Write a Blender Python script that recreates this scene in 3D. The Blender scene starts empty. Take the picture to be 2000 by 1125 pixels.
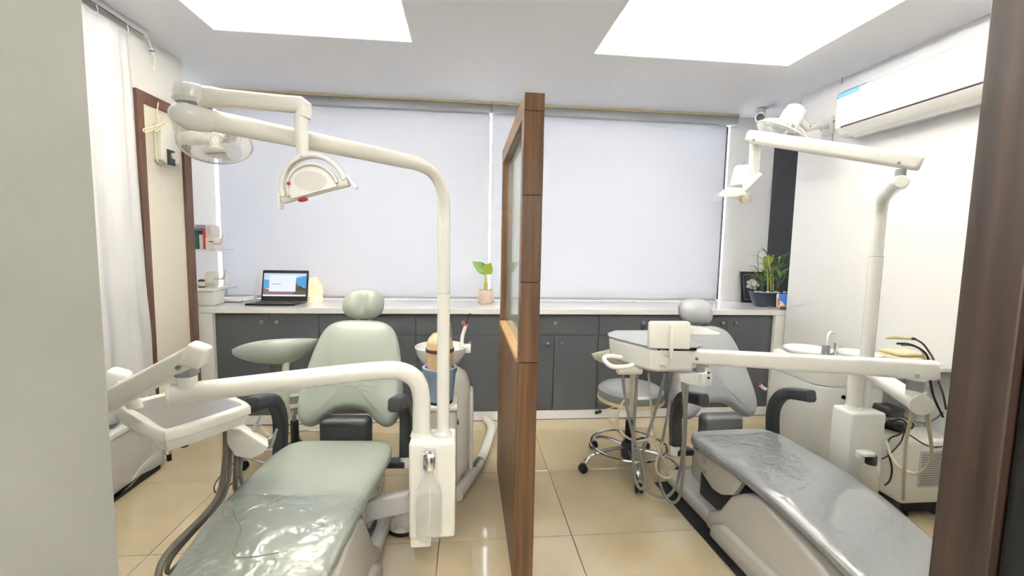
import bpy, bmesh, math, random
from math import sin, cos, pi, radians
from mathutils import Vector, Matrix
random.seed(7)
SC = bpy.context.scene
COL = SC.collection

# ------------------------------------------------------------------ camera
FPX, YAW, PITCH, ROLL, CH = 883.6, 0.10097712, 0.09255403, -0.01886717, 1.4
_f = Vector((sin(YAW)*cos(PITCH), cos(YAW)*cos(PITCH), -sin(PITCH)))
_r0 = Vector((cos(YAW), -sin(YAW), 0)); _d0 = _f.cross(_r0)
_r = cos(ROLL)*_r0 + sin(ROLL)*_d0
_d = -sin(ROLL)*_r0 + cos(ROLL)*_d0
cam = bpy.data.cameras.new('camera'); camo = bpy.data.objects.new('camera', cam); COL.objects.link(camo)
cam.sensor_width = 36; cam.lens = FPX/2000*36; cam.clip_start = 0.02
M = Matrix.Identity(4)
for i in range(3):
    M[i][0] = _r[i]; M[i][1] = -_d[i]; M[i][2] = -_f[i]
M[0][3], M[1][3], M[2][3] = 0, 0, CH
camo.matrix_world = M
SC.camera = camo

def at(px, py, X=None, Y=None, Z=None):
    """photo pixel -> the point of its view ray on the plane X=, Y= or Z="""
    d = _r*((px-1000)/FPX) + _d*((py-562.5)/FPX) + _f
    if X is not None: k = X/d.x
    elif Y is not None: k = Y/d.y
    else: k = (Z-CH)/d.z
    return Vector((0, 0, CH)) + d*k

# ------------------------------------------------------------------ world, exposure
SC.view_settings.view_transform = 'Standard'
SC.view_settings.look = 'None'
SC.view_settings.gamma = 1
SC.view_settings.use_curve_mapping = False
SC.view_settings.exposure = 1.92
W = bpy.data.worlds.new('world'); SC.world = W; W.use_nodes = True
W.node_tree.nodes['Background'].inputs[0].default_value = (0.85, 0.92, 1, 1)
W.node_tree.nodes['Background'].inputs[1].default_value = 1.0
COVE = 52.0      # LED strips in the ceiling coves
ENTRY_FILL = 8.5      # unseen ceiling light added in the entry behind the camera

# ------------------------------------------------------------------ materials
def lin(c):
    o = []
    for v in c[:3]:
        v /= 255
        o.append(v/12.92 if v <= .04045 else ((v+.055)/1.055)**2.4)
    return (*o, 1)

def pbr(name, col, rough=.5, metal=0, coat=0, bump=None, var=None, emit=None, trans=0, spec=.5, alpha=1, scale=None):
    m = bpy.data.materials.new(name); m.use_nodes = True
    nt = m.node_tree; b = nt.nodes['Principled BSDF']
    b.inputs['Base Color'].default_value = lin(col)
    b.inputs['Roughness'].default_value = rough
    b.inputs['Metallic'].default_value = metal
    b.inputs['Coat Weight'].default_value = coat
    b.inputs['Coat Roughness'].default_value = .06
    b.inputs['Transmission Weight'].default_value = trans
    b.inputs['Specular IOR Level'].default_value = spec
    b.inputs['Alpha'].default_value = alpha
    if emit:
        b.inputs['Emission Color'].default_value = lin(emit[0]); b.inputs['Emission Strength'].default_value = emit[1]
    tc = mp = None
    if bump or var:
        tc = nt.nodes.new('ShaderNodeTexCoord'); mp = nt.nodes.new('ShaderNodeMapping')
        nt.links.new(tc.outputs['Object'], mp.inputs[0])
        if scale: mp.inputs['Scale'].default_value = scale
    if bump:
        n = nt.nodes.new('ShaderNodeTexNoise'); n.inputs['Scale'].default_value = bump[0]; n.inputs['Detail'].default_value = 4
        nt.links.new(mp.outputs[0], n.inputs['Vector'])
        bp = nt.nodes.new('ShaderNodeBump'); bp.inputs['Strength'].default_value = bump[1]; bp.inputs['Distance'].default_value = .01
        nt.links.new(n.outputs['Fac'], bp.inputs['Height'])
        tgt = 'Coat Normal' if len(bump) > 2 else 'Normal'
        nt.links.new(bp.outputs[0], b.inputs[tgt])
        if len(bump) > 2: nt.links.new(bp.outputs[0], b.inputs['Normal'])
    if var:
        n = nt.nodes.new('ShaderNodeTexNoise'); n.inputs['Scale'].default_value = var[0]; n.inputs['Detail'].default_value = 6
        nt.links.new(mp.outputs[0], n.inputs['Vector'])
        r = nt.nodes.new('ShaderNodeValToRGB')
        r.color_ramp.elements[0].color = lin(var[1]); r.color_ramp.elements[1].color = lin(var[2])
        r.color_ramp.elements[0].position = .3; r.color_ramp.elements[1].position = .7
        nt.links.new(n.outputs['Fac'], r.inputs[0]); nt.links.new(r.outputs[0], b.inputs['Base Color'])
    return m

def wood(name, c1, c2, axis, rough=.45):
    """long streaky grain along one axis"""
    sc = [45, 45, 45]; sc[axis] = 1.6
    m = pbr(name, c1, rough, var=(1.0, c1, c2), scale=sc, bump=(1.0, .12))
    nt = m.node_tree
    # slow tone drift between boards
    oi = nt.nodes.new('ShaderNodeObjectInfo'); hs = nt.nodes.new('ShaderNodeHueSaturation')
    b = nt.nodes['Principled BSDF']; src = b.inputs['Base Color'].links[0].from_socket
    mr = nt.nodes.new('ShaderNodeMapRange'); mr.inputs['To Min'].default_value = .82; mr.inputs['To Max'].default_value = 1.15
    nt.links.new(oi.outputs['Random'], mr.inputs['Value']); nt.links.new(mr.outputs[0], hs.inputs['Value'])
    nt.links.new(src, hs.inputs['Color']); nt.links.new(hs.outputs[0], b.inputs['Base Color'])
    return m

def glassy(name, tint, fac, rough=.05, bump=None, mirror=False):
    """thin clear sheet: mostly see-through, glossy sheen on top"""
    m = bpy.data.materials.new(name); m.use_nodes = True; nt = m.node_tree
    for n in list(nt.nodes): nt.nodes.remove(n)
    out = nt.nodes.new('ShaderNodeOutputMaterial'); mx = nt.nodes.new('ShaderNodeMixShader')
    tr = nt.nodes.new('ShaderNodeBsdfTransparent'); tr.inputs[0].default_value = lin(tint)
    gl = nt.nodes.new('ShaderNodeBsdfPrincipled'); gl.inputs['Base Color'].default_value = lin(tint)
    gl.inputs['Metallic'].default_value = 1 if mirror else 0
    gl.inputs['Roughness'].default_value = rough; gl.inputs['Specular IOR Level'].default_value = 1
    fr = nt.nodes.new('ShaderNodeLayerWeight')
    pw = nt.nodes.new('ShaderNodeMath'); pw.operation = 'POWER'; pw.inputs[1].default_value = 4
    ad = nt.nodes.new('ShaderNodeMath'); ad.operation = 'MULTIPLY_ADD'; ad.inputs[1].default_value = .6; ad.inputs[2].default_value = fac; ad.use_clamp = True
    nt.links.new(fr.outputs['Facing'], pw.inputs[0]); nt.links.new(pw.outputs[0], ad.inputs[0]); nt.links.new(ad.outputs[0], mx.inputs[0])
    nt.links.new(tr.outputs[0], mx.inputs[1]); nt.links.new(gl.outputs[0], mx.inputs[2]); nt.links.new(mx.outputs[0], out.inputs[0])
    if bump:
        tc = nt.nodes.new('ShaderNodeTexCoord'); n = nt.nodes.new('ShaderNodeTexNoise'); n.inputs['Scale'].default_value = bump[0]
        n.inputs['Detail'].default_value = 3; n.inputs['Distortion'].default_value = 1.2
        nt.links.new(tc.outputs['Object'], n.inputs['Vector'])
        bp = nt.nodes.new('ShaderNodeBump'); bp.inputs['Strength'].default_value = bump[1]; bp.inputs['Distance'].default_value = .02
        nt.links.new(n.outputs['Fac'], bp.inputs['Height'])
        nt.links.new(bp.outputs[0], gl.inputs['Normal']); nt.links.new(bp.outputs[0], fr.inputs['Normal'])
    return m

MT = dict(
 wall=pbr('wall_paint', (240, 240, 241), .55, bump=(90, .03)),
 wallw=pbr('wall_paint_warm', (234, 232, 226), .6, bump=(90, .03)),
 jambw=pbr('reveal_shade_paint', (160, 162, 156), .6, bump=(60, .05), var=(3, (152, 154, 147), (166, 167, 161))),  # wall paint darkened: dimmer light at the opening put into the colour
 ceil=pbr('ceiling_paint', (240, 241, 246), .7),
 cove=pbr('cove_paint', (250, 246, 232), .7),
 floor=pbr('grout', (140, 124, 98), .8),
 cream=pbr('cream_panel', (228, 221, 206), .5),
 ivory=pbr('ivory_plastic', (232, 231, 223), .28, coat=.3),
 white=pbr('white_plastic', (240, 240, 238), .25, coat=.3),
 yell=pbr('yellowed_plastic', (226, 214, 176), .4),
 grey=pbr('grey_plastic', (142, 146, 152), .35),
 base=pbr('base_shell', (196, 194, 191), .25, coat=.4),
 dark=pbr('dark_plastic', (38, 40, 44), .45),
 arm=pbr('armrest_rubber', (42, 45, 50), .5),
 black=pbr('black_plastic', (14, 14, 16), .4),
 matb=pbr('rubber_mat', (18, 18, 20), .7),
 lam=pbr('grey_laminate', (76, 79, 84), .33, bump=(200, .01)),
 lam_e=pbr('grey_carcass', (52, 54, 58), .6),
 stone=pbr('white_worktop', (238, 238, 240), .15, coat=.3),
 chrome=pbr('chrome', (215, 215, 218), .12, metal=1),
 steel=pbr('brushed_steel', (168, 166, 164), .3, metal=1),
 knob=pbr('brushed_knob', (150, 150, 152), .35, metal=.8),
 vgreen=pbr('green_grey_vinyl', (148, 155, 146), .3, coat=.35, bump=(14, .10, 1)),
 vgrey=pbr('grey_vinyl', (150, 153, 157), .3, coat=.35, bump=(14, .10, 1)),
 vbeige=pbr('beige_vinyl', (196, 196, 178), .4, coat=.2),
 hose=pbr('grey_hose', (128, 127, 124), .45),
 hosey=pbr('yellowed_hose', (184, 176, 148), .45),
 hosed=pbr('brown_grey_hose', (116, 110, 100), .5),
 wrap=glassy('clear_wrap', (250, 251, 252), .10, .13, (9, .5), True),
 glass=glassy('partition_glass', (226, 232, 230), .10, .03),
 cglass=glassy('clear_plastic', (248, 247, 243), .14, .08),
 water=glassy('bottle_plastic', (252, 252, 251), .07, .05), liquid=glassy('clear_water', (250, 251, 250), .03, .05),
 blind=pbr('roller_blind', (196, 198, 202), .8, bump=(300, .02)),
 alu=pbr('grey_headbox', (178, 181, 185), .4),
 curtain=pbr('white_satin_curtain', (214, 214, 216), .4),
 darkpan=pbr('charcoal_panel', (58, 59, 64), .35),
 leaf=pbr('green_leaf', (92, 132, 50), .4), leafy=pbr('yellow_green_leaf', (150, 170, 60), .4), leafd=pbr('dark_leaf', (52, 84, 44), .45),
 stem=pbr('pale_stem', (190, 180, 110), .5),
 tan=pbr('tan_plastic', (206, 176, 138), .4), band=pbr('brown_band', (62, 50, 42), .5), blue=pbr('blue_grey_plastic', (138, 158, 184), .4),
 red=pbr('red_plastic', (196, 36, 44), .4), tape=pbr('blue_tape', (116, 172, 208), .5), cyan=pbr('cyan_tape', (80, 200, 220), .5),
 terra=pbr('pink_beige_ceramic', (214, 186, 166), .6), navy=pbr('navy_planter', (38, 44, 60), .45), peb=pbr('pebble', (206, 190, 160), .5),
 led=pbr('led_strip', (255, 250, 235), .5, emit=((250, 250, 255), COVE)),
 entry=pbr('entry_fill_light', (255, 255, 255), .5, emit=((255, 252, 246), ENTRY_FILL)),
 day=pbr('daylight_pane', (255, 255, 255), .5, emit=((244, 246, 252), 2.2)),
 salt=pbr('glowing_crystal', (255, 214, 150), .5, emit=((255, 196, 110), .55), bump=(30, .5)),
 saltb=pbr('crystal_base', (245, 236, 222), .5, emit=((255, 220, 180), .1)),
 cardw=pbr('white_carton', (226, 220, 214), .6), cardr=pbr('red_carton', (190, 50, 62), .6), cardg=pbr('green_carton', (46, 88, 78), .6), cardb=pbr('blue_grey_carton', (150, 156, 176), .6),
 hinge=pbr('grey_hinge', (84, 86, 90), .4), strip=pbr('pale_wood_strip', (240, 226, 180), .6), ink=pbr('print_ink', (60, 50, 70), .7), easel=pbr('easel_wood', (206, 160, 96), .6),
)
def blind_mat():
    m = pbr('roller_blind_fabric', (214, 216, 222), .8, bump=(300, .02)); nt = m.node_tree
    out = nt.nodes['Material Output']; b = nt.nodes['Principled BSDF']
    tl = nt.nodes.new('ShaderNodeBsdfTranslucent'); tl.inputs[0].default_value = lin((214, 216, 222))
    mx = nt.nodes.new('ShaderNodeMixShader'); mx.inputs[0].default_value = .17
    nt.links.new(b.outputs[0], mx.inputs[1]); nt.links.new(tl.outputs[0], mx.inputs[2]); nt.links.new(mx.outputs[0], out.inputs[0])
    return m
MT['blind'] = blind_mat()
MT['wv'] = wood('walnut_vertical', (70, 47, 29), (120, 86, 55), 2)
MT['wy'] = wood('walnut_along', (74, 53, 36), (118, 90, 62), 1)
MT['wl'] = wood('pale_ledge_wood', (172, 136, 92), (206, 172, 124), 1)
MT['wj'] = wood('jamb_wood', (36, 25, 20), (68, 50, 41), 2, .5)
MT['wt'] = wood('brown_trim_wood', (70, 46, 35), (98, 68, 52), 2, .5)

def tile_mat():
    m = pbr('polished_tile', (186, 172, 142), .08, coat=.5, var=(2.2, (192, 178, 149), (180, 165, 134)), spec=.6)
    nt = m.node_tree; b = nt.nodes['Principled BSDF']
    oi = nt.nodes.new('ShaderNodeObjectInfo'); hs = nt.nodes.new('ShaderNodeHueSaturation')
    src = b.inputs['Base Color'].links[0].from_socket
    mr = nt.nodes.new('ShaderNodeMapRange'); mr.inputs['To Min'].default_value = .96; mr.inputs['To Max'].default_value = 1.04
    nt.links.new(oi.outputs['Random'], mr.inputs['Value']); nt.links.new(mr.outputs[0], hs.inputs['Value'])
    nt.links.new(src, hs.inputs['Color']); nt.links.new(hs.outputs[0], b.inputs['Base Color'])
    return m
MT['tile'] = tile_mat()

# ------------------------------------------------------------------ helpers
def V(*a): return Vector(a)

def link(name, me, mat, parent=None, angle=38):
    o = bpy.data.objects.new(name, me); COL.objects.link(o)
    if mat: me.materials.append(MT[mat] if isinstance(mat, str) else mat)
    if angle:
        for p in me.polygons: p.use_smooth = True
        me.set_sharp_from_angle(angle=radians(angle))
    if parent:
        o.parent = parent
        o.matrix_parent_inverse = PINV.get(parent.name, Matrix.Identity(4))
    return o
PINV = {}

def mk(name, vs, fs, mat, parent=None, angle=38):
    me = bpy.data.meshes.new(name); me.from_pydata([tuple(v) for v in vs], [], fs)
    bm = bmesh.new(); bm.from_mesh(me); bmesh.ops.recalc_face_normals(bm, faces=bm.faces); bm.to_mesh(me); bm.free()
    return link(name, me, mat, parent, angle)

def frombm(name, bm, mat, parent=None, angle=38):
    me = bpy.data.meshes.new(name); bm.to_mesh(me); bm.free()
    return link(name, me, mat, parent, angle)

def thing(name, label, cat, loc, group=None):
    o = bpy.data.objects.new(name, None); COL.objects.link(o); o.location = loc; o.empty_display_size = .05
    o['label'] = label; o['category'] = cat
    if group: o['group'] = group
    PINV[o.name] = Matrix.Translation(Vector(loc)).inverted()
    return o

def tag(o, label, cat, group=None):
    o['label'] = label; o['category'] = cat
    if group: o['group'] = group
    return o

def struct(o, label=None):
    o['kind'] = 'structure'
    if label: o['label'] = label
    return o

def bmbox(lo, hi, r=0, seg=2, bm=None, mat4=None):
    b = bmesh.new() if bm is None else bm
    g = bmesh.ops.create_cube(b, size=1)
    c = [(lo[i]+hi[i])/2 for i in range(3)]; s = [abs(hi[i]-lo[i]) for i in range(3)]
    for v in g['verts']:
        v.co = Vector((v.co.x*s[0]+c[0], v.co.y*s[1]+c[1], v.co.z*s[2]+c[2]))
    if r > 0:
        es = list({e for v in g['verts'] for e in v.link_edges})
        bmesh.ops.bevel(b, geom=es, offset=min(r, min(s)*.49), segments=seg, affect='EDGES', profile=.5)
    if mat4 is not None:
        for v in b.verts: v.co = mat4 @ v.co
    return b

def box(name, lo, hi, mat, parent=None, r=0, seg=2, mat4=None):
    return frombm(name, bmbox(lo, hi, r, seg, None, mat4), mat, parent)

def cbox(name, c, s, mat, parent=None, r=0, rot=None, seg=2):
    """box of size s centred on c, turned by rot (Euler xyz degrees or 3x3 matrix)"""
    R = Matrix.Identity(3)
    if rot is not None:
        from mathutils import Euler
        R = rot if isinstance(rot, Matrix) else Euler([radians(a) for a in rot]).to_matrix()
    m4 = Matrix.Translation(Vector(c)) @ R.to_4x4()
    return box(name, [-x/2 for x in s], [x/2 for x in s], mat, parent, r, seg, m4)

def cr(pts, n=6, closed=False):
    """Catmull-Rom through pts"""
    P = [Vector(p) for p in pts]; out = []
    N = len(P); rng = N if closed else N-1
    for i in range(rng):
        if closed: a, b, c, d = P[i-1], P[i], P[(i+1) % N], P[(i+2) % N]
        else:
            b, c = P[i], P[i+1]
            a = P[i-1] if i else b*2-c
            d = P[i+2] if i+2 < N else c*2-b
        for k in range(n):
            t = k/n
            out.append(.5*((2*b)+(c-a)*t+(2*a-5*b+4*c-d)*t*t+(3*b-a-3*c+d)*t**3))
    if not closed: out.append(P[-1])
    return out

def circ(r, n=12, r2=None):
    return [(r*cos(2*pi*i/n), (r2 or r)*sin(2*pi*i/n)) for i in range(n)]

def rrect(w, h, r, k=3):
    o = []
    for cx, cy, a0 in ((w/2-r, h/2-r, 0), (-w/2+r, h/2-r, 90), (-w/2+r, -h/2+r, 180), (w/2-r, -h/2+r, 270)):
        for i in range(k+1):
            a = radians(a0+90*i/k); o.append((cx+r*cos(a), cy+r*sin(a)))
    return o

def sweep(name, pts, sec, mat, parent=None, up=None, scl=None, caps=True, closed=False):
    P = [Vector(p) for p in pts]; n = len(P); m = len(sec)
    T = []
    for i in range(n):
        if closed: t = P[(i+1) % n]-P[i-1]
        else: t = P[min(i+1, n-1)]-P[max(i-1, 0)]
        T.append(t.normalized())
    vs = []
    U = None
    for i in range(n):
        t = T[i]
        if up is not None: u = Vector(up)
        elif U is None: u = Vector((0, 0, 1)) if abs(t.z) < .9 else Vector((0, 1, 0))
        else: u = U
        u = (u-t*u.dot(t)).normalized(); U = u
        s = t.cross(u)
        k = 1 if scl is None else scl[i]
        for a, b in sec: vs.append(P[i]+s*(a*k)+u*(b*k))
    fs = []
    for i in range(n if closed else n-1):
        j = (i+1) % n
        for q in range(m):
            w = (q+1) % m
            fs.append((i*m+q, i*m+w, j*m+w, j*m+q))
    if caps and not closed:
        fs.append(tuple(range(m))[::-1]); fs.append(tuple((n-1)*m+q for q in range(m)))
    return mk(name, vs, fs, mat, parent)

def tube(name, pts, r, mat, parent=None, n=12, sm=6, scl=None, closed=False):
    P = cr(pts, sm, closed) if sm else pts
    return sweep(name, P, circ(r, n), mat, parent, scl=scl, closed=closed)

def frame_to(nrm, xh=None):
    z = Vector(nrm).normalized(); x = Vector(xh) if xh else (Vector((1, 0, 0)) if abs(z.x) < .9 else Vector((0, 1, 0)))
    x = (x-z*x.dot(z)).normalized(); y = z.cross(x)
    return Matrix((x, y, z)).transposed()

def lathe(name, prof, c, mat, parent=None, n=28, nrm=(0, 0, 1), sx=1, sy=1):
    R = frame_to(nrm); c = Vector(c); vs = []; fs = []; m = len(prof)
    for r, z in prof:
        for i in range(n):
            a = 2*pi*i/n
            vs.append(c+R @ Vector((r*cos(a)*sx, r*sin(a)*sy, z)))
    for k in range(m-1):
        for i in range(n):
            j = (i+1) % n
            fs.append((k*n+i, k*n+j, (k+1)*n+j, (k+1)*n+i))
    if prof[0][0] > 1e-5: fs.append(tuple(range(n))[::-1])
    if prof[-1][0] > 1e-5: fs.append(tuple((m-1)*n+i for i in range(n)))
    o = mk(name, vs, fs, mat, parent)
    return o

def cyl(name, a, b, r, mat, parent=None, n=18, r2=None, bev=0):
    a = Vector(a); b = Vector(b); L = (b-a).length; r2 = r if r2 is None else r2
    pr = [(r, 0), (r2, L)] if not bev else [(r-bev, 0), (r-bev*.3, bev*.3), (r, bev), (r2, L-bev), (r2-bev*.3, L-bev*.3), (r2-bev, L)]
    return lathe(name, pr, a, mat, parent, n, b-a)

def prism(name, poly, f, mat, parent=None, r=0, seg=2):
    """poly 2D points; f(u, v, k) -> 3D for k = 0 / 1 (the two sides)"""
    bm = bmesh.new()
    a = [bm.verts.new(f(u, v, 0)) for u, v in poly]; b = [bm.verts.new(f(u, v, 1)) for u, v in poly]
    n = len(poly)
    bm.faces.new(a[::-1]); bm.faces.new(b)
    for i in range(n): bm.faces.new((a[i], a[(i+1) % n], b[(i+1) % n], b[i]))
    bmesh.ops.recalc_face_normals(bm, faces=bm.faces)
    if r: bmesh.ops.bevel(bm, geom=list(bm.edges), offset=r, segments=seg, affect='EDGES', profile=.5, clamp_overlap=True)
    return frombm(name, bm, mat, parent)

def loft(name, rings, mat, parent=None, caps=True, closed=True, angle=50):
    m = len(rings[0]); vs = [v for r in rings for v in r]; fs = []
    for k in range(len(rings)-1):
        for i in range(m if closed else m-1):
            j = (i+1) % m
            fs.append((k*m+i, k*m+j, (k+1)*m+j, (k+1)*m+i))
    if caps and closed:
        fs.append(tuple(range(m))[::-1]); fs.append(tuple((len(rings)-1)*m+i for i in range(m)))
    return mk(name, vs, fs, mat, parent, angle)

def pillow(name, outline, thick, r, f, mat, parent=None, dome=.012, steps=5):
    """soft slab: 2D outline with rounded rims on both faces; f(u, v, w) -> 3D"""
    P = [Vector((p[0], p[1])) for p in outline]; n = len(P)
    area = sum(P[i].x*P[(i+1) % n].y-P[(i+1) % n].x*P[i].y for i in range(n))
    sg = 1 if area > 0 else -1
    N = []
    for i in range(n):
        t = (P[(i+1) % n]-P[i-1]).normalized(); N.append(Vector((-t.y, t.x))*sg)
    C = sum(P, Vector((0, 0)))/n
    rings = []
    def ring(ins, w, k=1.0):
        return [f(*( (C+((P[i]+N[i]*ins)-C)*k) ), w) for i in range(n)]
    h = thick/2
    seq = [(r*(1-sin(a)), -(h-r)-r*cos(a)) for a in [pi/2*s/steps for s in range(steps+1)]]
    for k, w in ((.3, -h-dome), (.65, -h-dome*.7)): rings.append(ring(r, w, k))
    for ins, w in seq: rings.append(ring(ins, w))
    for ins, w in seq[::-1]: rings.append(ring(ins, -w))
    for k, w in ((.65, h+dome*.7), (.3, h+dome)): rings.append(ring(r, w, k))
    return loft(name, rings, mat, parent, angle=60)

def text(name, s, c, size, R, mat, parent=None):
    cu = bpy.data.curves.new(name, 'FONT'); cu.body = s; cu.size = size; cu.align_x = 'CENTER'; cu.align_y = 'CENTER'; cu.extrude = .0004
    o = bpy.data.objects.new(name, cu); COL.objects.link(o)
    me = bpy.data.meshes.new_from_object(o); bpy.data.objects.remove(o)
    me.transform(Matrix.Translation(Vector(c)) @ R.to_4x4())
    return link(name, me, mat, parent, angle=0)

def ll(tab, x):
    """piecewise linear lookup"""
    if x <= tab[0][0]: return tab[0][1]
    for (a, b), (c, d) in zip(tab, tab[1:]):
        if x <= c: return b+(d-b)*(x-a)/(c-a)
    return tab[-1][1]

# ------------------------------------------------------------------ the room
ZC = 2.62; XL = -1.95; XR = 2.63; YB = 4.08
fl = struct(box('floor', (-2.6, -1.9, -.06), (3.4, 4.3, -.0105), 'floor'))
tp = .64; g = .0015
tm = bpy.data.meshes.new('tile')
_b = bmbox((g, g, -.0105), (tp-g, tp-g, 0), .0012, 1); _b.to_mesh(tm); _b.free(); tm.materials.append(MT['tile'])
for i in range(-5, 5):
    for j in range(-6, 4):
        o = bpy.data.objects.new('tile', tm); COL.objects.link(o)
        o.location = (.523+tp*i, 2.045+tp*j, 0); o.parent = fl

HX = ((-1.475, -.343), (.79, 2.1)); HY = (1.25, 2.92)
bm = bmesh.new()
for lo, hi in (((-2.45, .35), (3.25, HY[0])), ((-2.45, HY[1]), (3.25, 4.25)), ((-2.45, HY[0]), (HX[0][0], HY[1])), ((HX[0][1], HY[0]), (HX[1][0], HY[1])), ((HX[1][1], HY[0]), (3.25, HY[1]))):
    bmbox((*lo, ZC), (*hi, ZC+.07), bm=bm)
ceil = struct(frombm('ceiling', bm, 'ceil'))
for (a, b) in HX:
    e = .16; bm = bmesh.new(); z0 = ZC+.07; z1 = ZC+.24
    a2, b2, c2, d2 = a-e, b+e, HY[0]-e, HY[1]+e
    bmbox((a2-.02, c2-.02, z1), (b2+.02, d2+.02, z1+.03), bm=bm)
    for lo, hi in (((a2-.02, c2), (a2, d2)), ((b2, c2), (b2+.02, d2)), ((a2, c2-.02), (b2, c2)), ((a2, d2), (b2, d2+.02))):
        bmbox((*lo, z0), (*hi, z1), bm=bm)
    tr = frombm('cove_tray', bm, 'cove', ceil)
    for lo, hi in (((a2+.02, c2+.05), (a2+.05, d2-.05)), ((b2-.05, c2+.05), (b2-.02, d2-.05)), ((a2+.06, c2+.02), (b2-.06, c2+.05)), ((a2+.06, d2-.05), (b2-.06, d2-.02))):
        box('led_strip', (*lo, z0+.002), (*hi, z0+.02), 'led', tr)

struct(box('wall_left', (XL-.1, .55, 0), (XL, 3.43, ZC), 'wallw'))
struct(box('wall_left_niche', (-2.4, 3.33, 0), (-2.3, 4.18, ZC), 'wallw'))
struct(box('wall_left_return', (-2.3, 3.33, 0), (XL-.1, 3.43, ZC), 'wallw'))
struct(box('wall_right', (XR, .55, 0), (XR+.1, 3.46, ZC), 'wall'))
struct(box('wall_right_niche', (3.1, 3.36, 0), (3.2, 4.18, ZC), 'wall'))
struct(box('wall_right_return', (XR+.1, 3.36, 0), (3.1, 3.46, ZC), 'wall'))
bm = bmesh.new(); WX = (-2.1, 2.412); WZ = (.925, 2.54)
for lo, hi in (((-2.3, 0), (3.1, WZ[0])), ((-2.3, WZ[1]), (3.1, ZC)), ((-2.3, WZ[0]), (WX[0], WZ[1])), ((WX[1], WZ[0]), (3.1, WZ[1]))):
    bmbox((lo[0], YB, lo[1]), (hi[0], YB+.1, hi[1]), bm=bm)
struct(frombm('wall_back', bm, 'wall'))
# entrance wall with its opening
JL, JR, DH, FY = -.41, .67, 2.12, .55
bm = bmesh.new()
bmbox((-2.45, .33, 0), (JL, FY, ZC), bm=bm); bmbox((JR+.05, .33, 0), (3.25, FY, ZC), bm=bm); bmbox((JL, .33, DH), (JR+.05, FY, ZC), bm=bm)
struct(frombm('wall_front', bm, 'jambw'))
d1 = struct(box('door_1', (JR, .482, 0), (JR+.05, FY+.002, DH), 'wj', None, .002, 1), 'dark brown wooden door frame post')
box('door_leaf', (JR+.012, -.35, .01), (JR+.05, .478, DH-.02), 'black', d1)
# entry space behind the camera
struct(box('wall_entry_left', (-1.5, -1.8, 0), (-1.4, .33, 2.5), 'wall'))
struct(box('wall_entry_right', (1.6, -1.8, 0), (1.7, .33, 2.5), 'wall'))
struct(box('wall_entry_back', (-1.5, -1.9, 0), (1.7, -1.8, 2.5), 'wall'))
ec = struct(box('ceiling_entry', (-1.5, -1.9, 2.5), (1.7, .33, 2.6), 'ceil'))
box('fill_light_panel', (-.5, -1.1, 2.485), (.7, -.5, 2.5), 'entry', ec)  # unseen panel, added to light the room from the camera side

# window behind the blinds
wn = struct(box('window_1', (WX[0], YB+.075, WZ[0]), (WX[1], YB+.09, WZ[1]), 'day'), 'bright daylit window behind grey roller blinds')
for lo, hi in (((WX[0], WZ[0]), (WX[0]+.02, WZ[1])), ((WX[1]-.02, WZ[0]), (WX[1], WZ[1])), ((WX[0], WZ[0]), (WX[1], WZ[0]+.03)), ((WX[0], WZ[1]-.03), (WX[1], WZ[1])), ((.13, WZ[0]), (.165, WZ[1]))):
    box('window_frame', (lo[0], YB+.03, lo[1]), (hi[0], YB+.074, hi[1]), 'white' if lo[0] < 2 else 'black', wn)
xm = at(957, 400, Y=YB-.02).x
for i, (a, b, side) in enumerate(((WX[0]+.045, xm-.008, 'shelf niche'), (xm+.008, WX[1]-.05, 'potted houseplants'))):
    t = thing('roller_blind', 'pale grey roller blind drawn down over the window half beside the %s' % ('wall shelves' if i == 0 else 'charcoal wall panel'), 'blind', ((a+b)/2, YB-.03, .93), 'roller blinds on the window')
    box('fabric', (a, YB-.026, .935), (b, YB-.023, 2.56), 'blind', t)
    box('bottom_bar', (a, YB-.032, .915), (b, YB-.017, .94), 'alu', t, .003)
    a0 = a-.05 if i == 0 else xm+.003; b0 = xm-.003 if i == 0 else at(1441, 235, Y=YB-.06).x
    box('headbox', (a0, YB-.08, 2.535), (b0, YB-.003, 2.603), 'alu', t, .006)
    box('wood_strip', (a0, YB-.085, 2.6045), (b0, YB-.003, ZC-.001), 'strip', t)
tag(box('wall_panel', (2.86, YB-.02, .915), (3.095, YB, 2.5), 'darkpan'), 'tall charcoal panel on the back wall behind the black planter', 'panel')

# framed panel on the left wall
t1 = struct(box('trim_1', (XL, 3.0, 0), (XL+.006, 3.37, 2.22), 'cream'), 'cream panel in a brown wooden frame')
box('frame_post', (XL, 2.945, 0), (XL+.02, 3.0, 2.28), 'wt', t1); box('frame_post', (XL, 3.37, 0), (XL+.025, 3.445, 2.28), 'wt', t1)
box('frame_rail', (XL, 3.0, 2.215), (XL+.02, 3.37, 2.28), 'wt', t1)

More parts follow.
